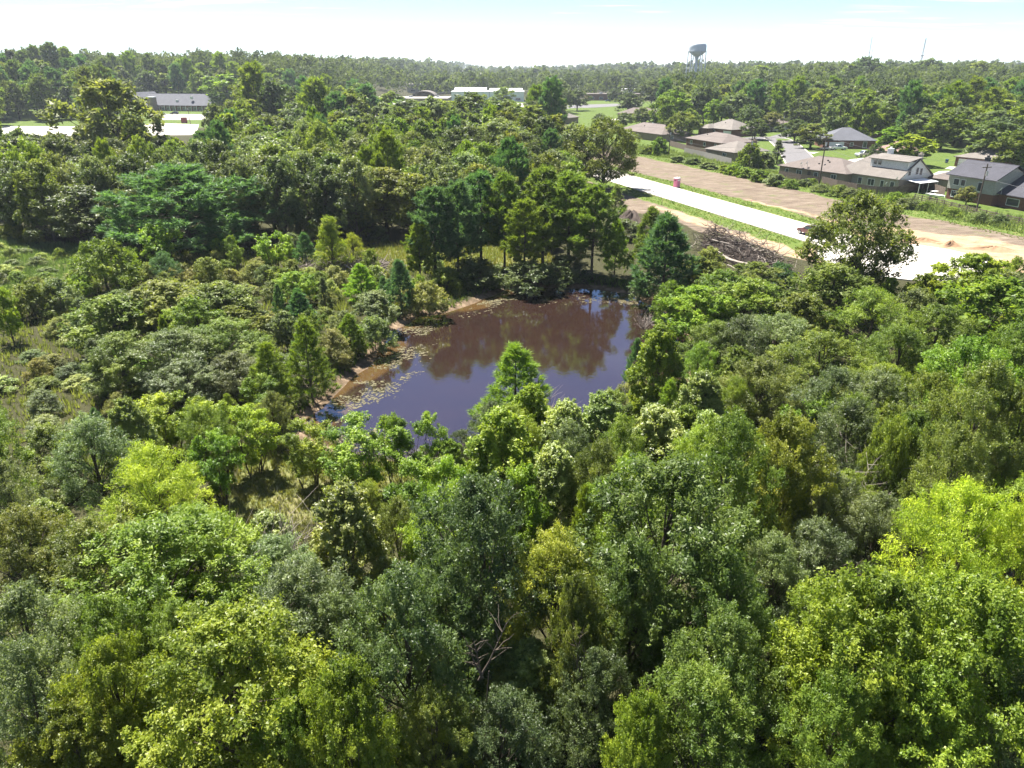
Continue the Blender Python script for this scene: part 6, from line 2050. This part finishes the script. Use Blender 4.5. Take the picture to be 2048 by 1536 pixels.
tufts('meadow_weeds', 5200, (-100, -50, 82, 124), lambda x, y: sdist(MEADOW, x, y) > -3, .75, .07, 9, (.13, .19, .09), 41)
tufts('straw_grass', 2600, (-28, 8, 96, 120), lambda x, y: (sdist(MEADOW_B, x, y) > -2) & (sdist(POND, x, y) < -2), .6, .05, 9, (.19, .185, .06), 42)
tufts('clearing_grass', 3600, (-24, 2, 36, 49), lambda x, y: (sdist(CLEAR, x, y) > -2) & (sdist(POND, x, y) < -.6), .5, .035, 10, (.175, .175, .065), 43, .5)
tufts('scrub_grass', 12000, (-80, 0, 45, 114), lambda x, y: (sdist(POND, x, y) < -1.3) & (sdist(MEADOW, x, y) < 0) & (x < np.interp(y, [45, 70, 90, 114], [-8, -12, -4, 0])), .7, .06, 8, (.165, .19, .07), 44)
tufts('bank_weeds', 3600, (-24, 26, 44, 100), lambda x, y: (sdist(POND, x, y) < -.9) & (sdist(POND, x, y) > -4.0), .55, .045, 9, (.085, .14, .035), 45)
tufts('verge_weeds', 7000, (20, 130, 110, 280), lambda x, y: (uv_of(x, y)[1] > 34) & (uv_of(x, y)[1] < 46.5), .9, .12, 8, (.14, .18, .075), 46)
tufts('strip_grass', 9000, (15, 100, 100, 260), lambda x, y: ((np.abs(np.abs(uv_of(x, y)[1]) - 7.6) < 2.4) & (uv_of(x, y)[0] < 84)) | ((uv_of(x, y)[1] > 29.5) & (uv_of(x, y)[1] < 36)), .22, .09, 6, (.10, .145, .03), 47)


# ------------------------------------------------------------------ floating algae on the pond
def algae_material():
    m = simple('algae', (.085, .075, .03), .7, .35, 3.0)
    return m


rg = np.random.default_rng(8)
n = 120000
ax, ay = rg.uniform(-18, 20, n), rg.uniform(46, 95, n)
ad = sdist(POND, ax, ay) + .5 * wob(ax, ay, 4, 3)
wt_ = sm(4.2, .5, ad) * (0.10 + sm(82, 90, ay) * 1.0 + sm(0, -8, ax - (-15 + (ay - 55) * .12)) * .3) + sm(85, 90, ay) * .22
edge_l = sm(3.6, 1.0, np.abs(ad - 2.2)) * sm(-6, -11, ax) * .45
wt_ = np.clip(np.maximum(wt_, edge_l), 0, 1) * (wob(ax, ay, 2.6, 51) + .6 * wob(ax, ay, 1.0, 52) > .05)
ok = (rg.random(n) < wt_) & (ad > .15) & ((ay > 72) | (ax < -6))
ax, ay = ax[ok], ay[ok]
n = len(ax)
r6 = np.arange(6) * math.pi / 3
rad = rg.uniform(.025, .075, n) * rg.choice([1, 1, 1.8], n)
V = np.zeros((n, 7, 3))
V[:, 0, 0], V[:, 0, 1], V[:, 0, 2] = ax, ay, POND_Z + .03
rr_ = rad[:, None] * rg.uniform(.5, 1.3, (n, 6))
V[:, 1:, 0] = ax[:, None] + rr_ * np.cos(r6) * 1.4
V[:, 1:, 1] = ay[:, None] + rr_ * np.sin(r6)
V[:, 1:, 2] = POND_Z + .008
T = (np.arange(n)[:, None, None] * 7 + np.array([[[0, 1 + k, 1 + (k + 1) % 6] for k in range(6)]])).reshape(-1, 3)
tag(link('floating_algae', mesh_np('floating_algae', V.reshape(-1, 3), T=T, mat=algae_material())), kind='stuff')

# ------------------------------------------------------------------ brush heaps, logs, earth mounds
BRUSH_D = simple('dark_brush', (.045, .034, .029), .95, .4, 1.0)
BRUSH_R = simple('rusty_brush', (.095, .07, .055), .95, .35, 1.0)
EARTH_D = simple('dark_mulch', (.055, .042, .035), .98, .4, 1.5, bump=.6)
EARTH_O = simple('orange_earth', (.27, .17, .10), .98, .25, 1.0, bump=.6)


def crooked(b, p, d, L, r, rr, seg=5, kinks=5, wig=.12):
    d = Vector(d).normalized()
    pts = [Vector(p)]
    for k in range(kinks):
        d = (d + Vector((rr.gauss(0, wig), rr.gauss(0, wig), rr.gauss(0, wig)))).normalized()
        pts.append(pts[-1] + d * L / kinks)
    b.tube(pts, [r * (1 - .8 * k / kinks) for k in range(kinks + 1)], seg)
    return pts


def heap(label, line, width, high, n, logs, seed, mats, name='brush_heap'):
    rr = random.Random(seed)
    P = [Vector(at(*q)) for q in line]
    c0 = P[0]
    r = tag(empty(name, (c0.x, c0.y, 0)), label, 'brush heap')
    parts = [MB() for _ in mats]
    for i in range(n):
        k = rr.randrange(len(P) - 1)
        t = rr.random()
        c = P[k].lerp(P[k + 1], t)
        s = rr.gauss(0, .42)
        z = high * math.exp(-s * s * 2.2) * rr.uniform(.0, 1.05)
        dirv = (P[k + 1] - P[k]).normalized()
        nv = Vector((-dirv.y, dirv.x))
        q = c + nv * s * width - c0
        a = rr.uniform(0, 6.28)
        crooked(parts[rr.randrange(len(mats))], (q.x, q.y, max(.02, z)), (math.cos(a), math.sin(a), rr.uniform(-.25, .55)), rr.uniform(.8, 3.2), rr.uniform(.02, .07), rr, 3, 3, .25)
    for b, m in zip(parts, mats):
        tag(b.build('brush', m, r), kind='stuff')
    core = MB()
    m_ = 26
    for i in range(m_):
        k = (i / (m_ - 1)) * (len(P) - 1)
        j = min(int(k), len(P) - 2)
        c = P[j].lerp(P[j + 1], k - j) - c0
        dirv = (P[j + 1] - P[j]).normalized()
        nv = Vector((-dirv.y, dirv.x))
        e = math.sin(math.pi * min(1, max(0.04, i / (m_ - 1)))) ** .5
        for s in (-1, -.6, -.25, .05, .35, .7, 1):
            v = nv * s * width * .62 * e
            core.v.append((c.x + v.x, c.y + v.y, -.1 + high * .72 * e * max(0, 1 - s * s) * rr.uniform(.75, 1.2)))
    for i in range(m_ - 1):
        for s in range(6):
            core.f.append((i * 7 + s, i * 7 + s + 1, i * 7 + 8 + s, i * 7 + 7 + s))
    core.build('brush_core', mats[0], r)
    for pa, pb, za, zb, rad in logs:
        a, b_ = Vector((*at(*pa, za), za)) - Vector((c0.x, c0.y, 0)), Vector((*at(*pb, zb), zb)) - Vector((c0.x, c0.y, 0))
        b = MB()
        d = b_ - a
        crooked(b, a, d, d.length, rad, rr, 7, 6, .07)
        for _ in range(3):
            q = a.lerp(b_, rr.uniform(.4, .9))
            crooked(b, q, d.normalized() + Vector((rr.gauss(0, .7), rr.gauss(0, .7), rr.uniform(.1, .8))), d.length * .3, rad * .45, rr, 5, 4, .15)
        b.build('log', TWIG, r)
    return r


heap('large dark heap of cleared brush and logs beside the new road', [(1408, 492), (1440, 503), (1480, 520), (1520, 542), (1560, 562)], 3.2, 3.6, 1700,
     [((1445, 512), (1532, 572), 1.6, .9, .22), ((1425, 480), (1475, 500), 2.6, 1.9, .13), ((1440, 476), (1492, 476), 2.4, 2.9, .08), ((1428, 498), (1462, 520), 2.2, 1.4, .12), ((1505, 548), (1535, 563), 1.2, .5, .14), ((1455, 530), (1500, 548), 1.2, .8, .1),
      ((1505, 527), (1548, 520), 1.6, 2.0, .07), ((1540, 560), (1572, 562), .9, .8, .08), ((1410, 505), (1445, 497), 1.4, 2.3, .1)], 3, [BRUSH_D, BRUSH_D, BRUSH_R, TWIG])
heap('low grey heap of dead branches in the clearing beside the lime green cone tree', [(585, 548), (640, 536), (690, 535), (740, 537), (785, 533)], 3.0, .7, 900,
     [((756, 524), (798, 526), .5, .8, .16), ((690, 530), (712, 545), .8, .4, .13), ((735, 535), (760, 556), .8, .4, .13), ((700, 520), (688, 536), 1.0, .3, .11), ((600, 562), (640, 580), .4, .3, .12), ((760, 540), (775, 556), .8, .3, .1)], 5, [TWIG, BRUSH_D, TWIG], name='branch_heap')


def mound(label, px_, py_, L, W, H, mat, rz, seed, name='earth_mound', group='heaps of earth on the cleared lots'):
    x, y = at(px_, py_)
    rg_ = np.random.default_rng(seed)
    n, m = 34, 16
    V, F = [(0, 0, H)], []
    for i in range(1, m + 1):
        t = i / m
        for j in range(n):
            a = 6.2832 * j / n
            lump = 1 + .22 * math.sin(3 * a + seed) + .14 * math.sin(5 * a + 2 * seed)
            z = H * max(-.2, (math.cos(t * math.pi) * .5 + .5) * (1 + .25 * math.sin(7 * a + 9 * t + seed)) - .04) + rg_.uniform(-.04, .04) * H
            V.append((math.cos(a) * L * t * lump, math.sin(a) * W * t * lump, z if i < m else -.15))
    for j in range(n):
        F.append((0, 1 + j, 1 + (j + 1) % n))
    for i in range(m - 1):
        for j in range(n):
            F.append((1 + i * n + j, 1 + (i + 1) * n + j, 1 + (i + 1) * n + (j + 1) % n, 1 + i * n + (j + 1) % n))
    b = MB()
    b.v, b.f = V, F
    o = b.build(name, mat, None, True, loc=(x, y, 0), rot=(0, 0, rz))
    tag(o, label, 'earth heap', group)


mound('long dark mulch heap at the edge of the cleared lot behind the pines', 1262, 455, 7.0, 3.2, 2.6, EARTH_D, math.atan2(UY, UX), 2)
mound('small dark mulch heap at the foot of the brush heap', 1310, 478, 3.5, 2.5, 1.6, EARTH_D, 0.4, 3)
mound('orange earth heap on the edge of the cul-de-sac', 1900, 491, 2.2, 1.2, .7, EARTH_O, .3, 4)
mound('long low orange earth heap at the right edge beyond the cul-de-sac', 1985, 500, 4.5, 1.6, .6, EARTH_O, -.3, 5)
mound('low orange earth heap by the kerb of the cul-de-sac', 1846, 482, 2.6, .9, .5, EARTH_O, -.2, 6)


# leafless bushes
def dead_bush(px_, py_, H, R, label, seed):
    rr = random.Random(seed)
    x, y = at(px_, py_, H * .5)
    b = MB()
    for i in range(46):
        a, e = rr.uniform(0, 6.28), rr.uniform(.5, 1.4)
        d = Vector((math.cos(a) * R / H, math.sin(a) * R / H, e))
        pts = crooked(b, (0, 0, -.1), d, H * rr.uniform(.6, 1.0), .03, rr, 4, 5, .16)
        for _ in range(5):
            q = pts[rr.randrange(2, 6)]
            crooked(b, q, d + Vector((rr.gauss(0, .7), rr.gauss(0, .7), rr.gauss(0, .4))), H * rr.uniform(.2, .45), .014, rr, 3, 3, .2)
    o = b.build('dead_bush', TWIG, None, loc=(x, y, 0))
    tag(o, label, 'dead bush', 'leafless grey bushes')


dead_bush(1085, 858, 4.6, 2.0, 'leafless grey bush at the foot of the young pine by the pond', 1)
dead_bush(560, 1130, 6.4, 2.2, 'leafless grey bush among the near wood, lower left', 2)
dead_bush(1700, 985, 6.6, 2.0, 'leafless dark bush left of the domed vine-draped tree', 3)
dead_bush(1290, 640, 2.0, 1.4, 'leafless grey bush at the far right corner of the pond', 4)
dead_bush(1552, 528, 2.6, 2.4, 'tangle of bare twigs at the right end of the brush heap', 5)

# bare forked snags standing among the near crowns
def snag(base, forks, y_off, rad, label, seed):
    """base and forks are pixels of the photograph; the snag stands in one upright plane."""
    rr = random.Random(seed)
    bx, by = at(*base[:2], base[2])
    y0 = by + y_off

    def on(px_, py_):
        a, b = (px_ - 1024) / FPX, (768 - py_) / FPX
        dy, dz = math.cos(PITCH) + b * math.sin(PITCH), -math.sin(PITCH) + b * math.cos(PITCH)
        t = y0 / dy
        return Vector((a * t, y0, CAM_H + dz * t))

    p0 = on(*base[:2])
    r = tag(empty('bare_snag', (p0.x, p0.y, 0), 0), label, 'dead tree', 'bare snags in the near wood')
    o = Vector((p0.x, p0.y, 0))
    tr = MB()
    crooked(tr, (0, 0, -.4), p0 - o + Vector((0, 0, .4)), p0.z + .4, rad, rr, 8, 4, .02)
    tr.build('trunk', BARK, r)
    for f in forks:
        q = on(*f)
        d = q - p0
        b = MB()
        pts = crooked(b, p0 - o - d * .08, d, d.length, rad * .62, rr, 6, 6, .06)
        for _ in range(9):
            k = rr.randrange(2, 6)
            crooked(b, pts[k], d.normalized() + Vector((rr.gauss(0, .6), rr.gauss(0, .4), rr.gauss(.1, .3))), d.length * .3, rad * .28, rr, 4, 4, .15)
        b.build('limb', BARK, r)


snag((962, 1350, 6.0), [(1022, 1212), (925, 1280), (955, 1265)], -.5, .075, 'thin bare forked snag in front of the tall dark oak, centre of the near wood', 3)
snag((1155, 1350, 5.0), [(1140, 1260), (1172, 1290)], -.4, .06, 'thin bare snag below the golden green tree, left of the broad deep green oak', 4)
snag((1706, 1170, 5.0), [(1692, 1120), (1722, 1105)], -.3, .06, 'thin forked snag left of the drooping locusts', 5)

# survey stakes in the grass along the road
for i, (px_, py_, w) in enumerate(((1324, 410, 'leftmost'), (1343, 405, 'second from the left'), (1300, 395, 'farthest'), (1446, 440, 'middle'), (1525, 458, 'fourth'), (1502, 412, 'only one across the road'))):
    x, y = at(px_, py_)
    st = tag(empty('survey_stake', (x, y, 0)), 'thin survey stake in the grass strip, ' + w + ' of its row' if i != 5 else 'thin survey stake on the far grass strip of the new road', 'stake', 'survey stakes along the new road')
    MB().box(-.03, .03, -.03, .03, -.1, 1.1).build('post', TWIG, st)
    MB().box(-.035, .035, -.036, .036, .95, 1.101).build('ribbon', PINK, st)


# ------------------------------------------------------------------ haze
hz_m = bpy.data.materials.new('haze')
hz_m.use_nodes = True
hn = hz_m.node_tree
for n_ in list(hn.nodes):
    if n_.type != 'OUTPUT_MATERIAL':
        hn.nodes.remove(n_)
pv = hn.nodes.new('ShaderNodeVolumePrincipled')
pv.inputs['Color'].default_value = (.80, .88, 1.0, 1)
pv.inputs['Density'].default_value = HAZE_DENSITY
pv.inputs['Anisotropy'].default_value = .2
hn.links.new(pv.outputs[0], hn.nodes['Material Output'].inputs['Volume'])
hz = MB().box(-7000, 7000, -600, 9500, -4, 78).build('haze', hz_m)
tag(hz, kind='stuff')


# ------------------------------------------------------------------ labels of the plants
ORD = ['first', 'second', 'third', 'fourth', 'fifth', 'sixth', 'seventh', 'eighth', 'ninth', 'tenth', 'eleventh', 'twelfth', 'thirteenth', 'fourteenth', 'fifteenth', 'sixteenth', 'seventeenth', 'eighteenth',
       'nineteenth', 'twentieth', 'twenty-first', 'twenty-second', 'twenty-third', 'twenty-fourth', 'twenty-fifth', 'twenty-sixth', 'twenty-seventh', 'twenty-eighth']
def short(t):
    """Keeps a label within sixteen words."""
    for a, b in ((' from the left', ' from left'), (' of the wood', ''), (' in the belt ', ' '), (' on the ', ' on '), (' past the ', ' past ')):
        if len(t.split()) > 16:
            t = t.replace(a, b)
    return t


GROUPS = {}
for p in PLANTS:
    if not p['label']:
        GROUPS.setdefault((p['look'], p['zone']), []).append(p)
for (look, zone), L in GROUPS.items():
    L.sort(key=lambda p: p['px'])
    for i, p in enumerate(L):
        if len(L) == 1:
            p['label'] = look + ' ' + zone
        else:
            p['label'] = (ORD[i] if i < len(ORD) else 'last') + ' ' + look + ' from the left ' + zone
for p in PLANTS:
    tag(p['o'], short(p['label']), CAT.get(p['sp'], 'tree'), p['group'] or (p['noun'] + 's ' + p['zone']))
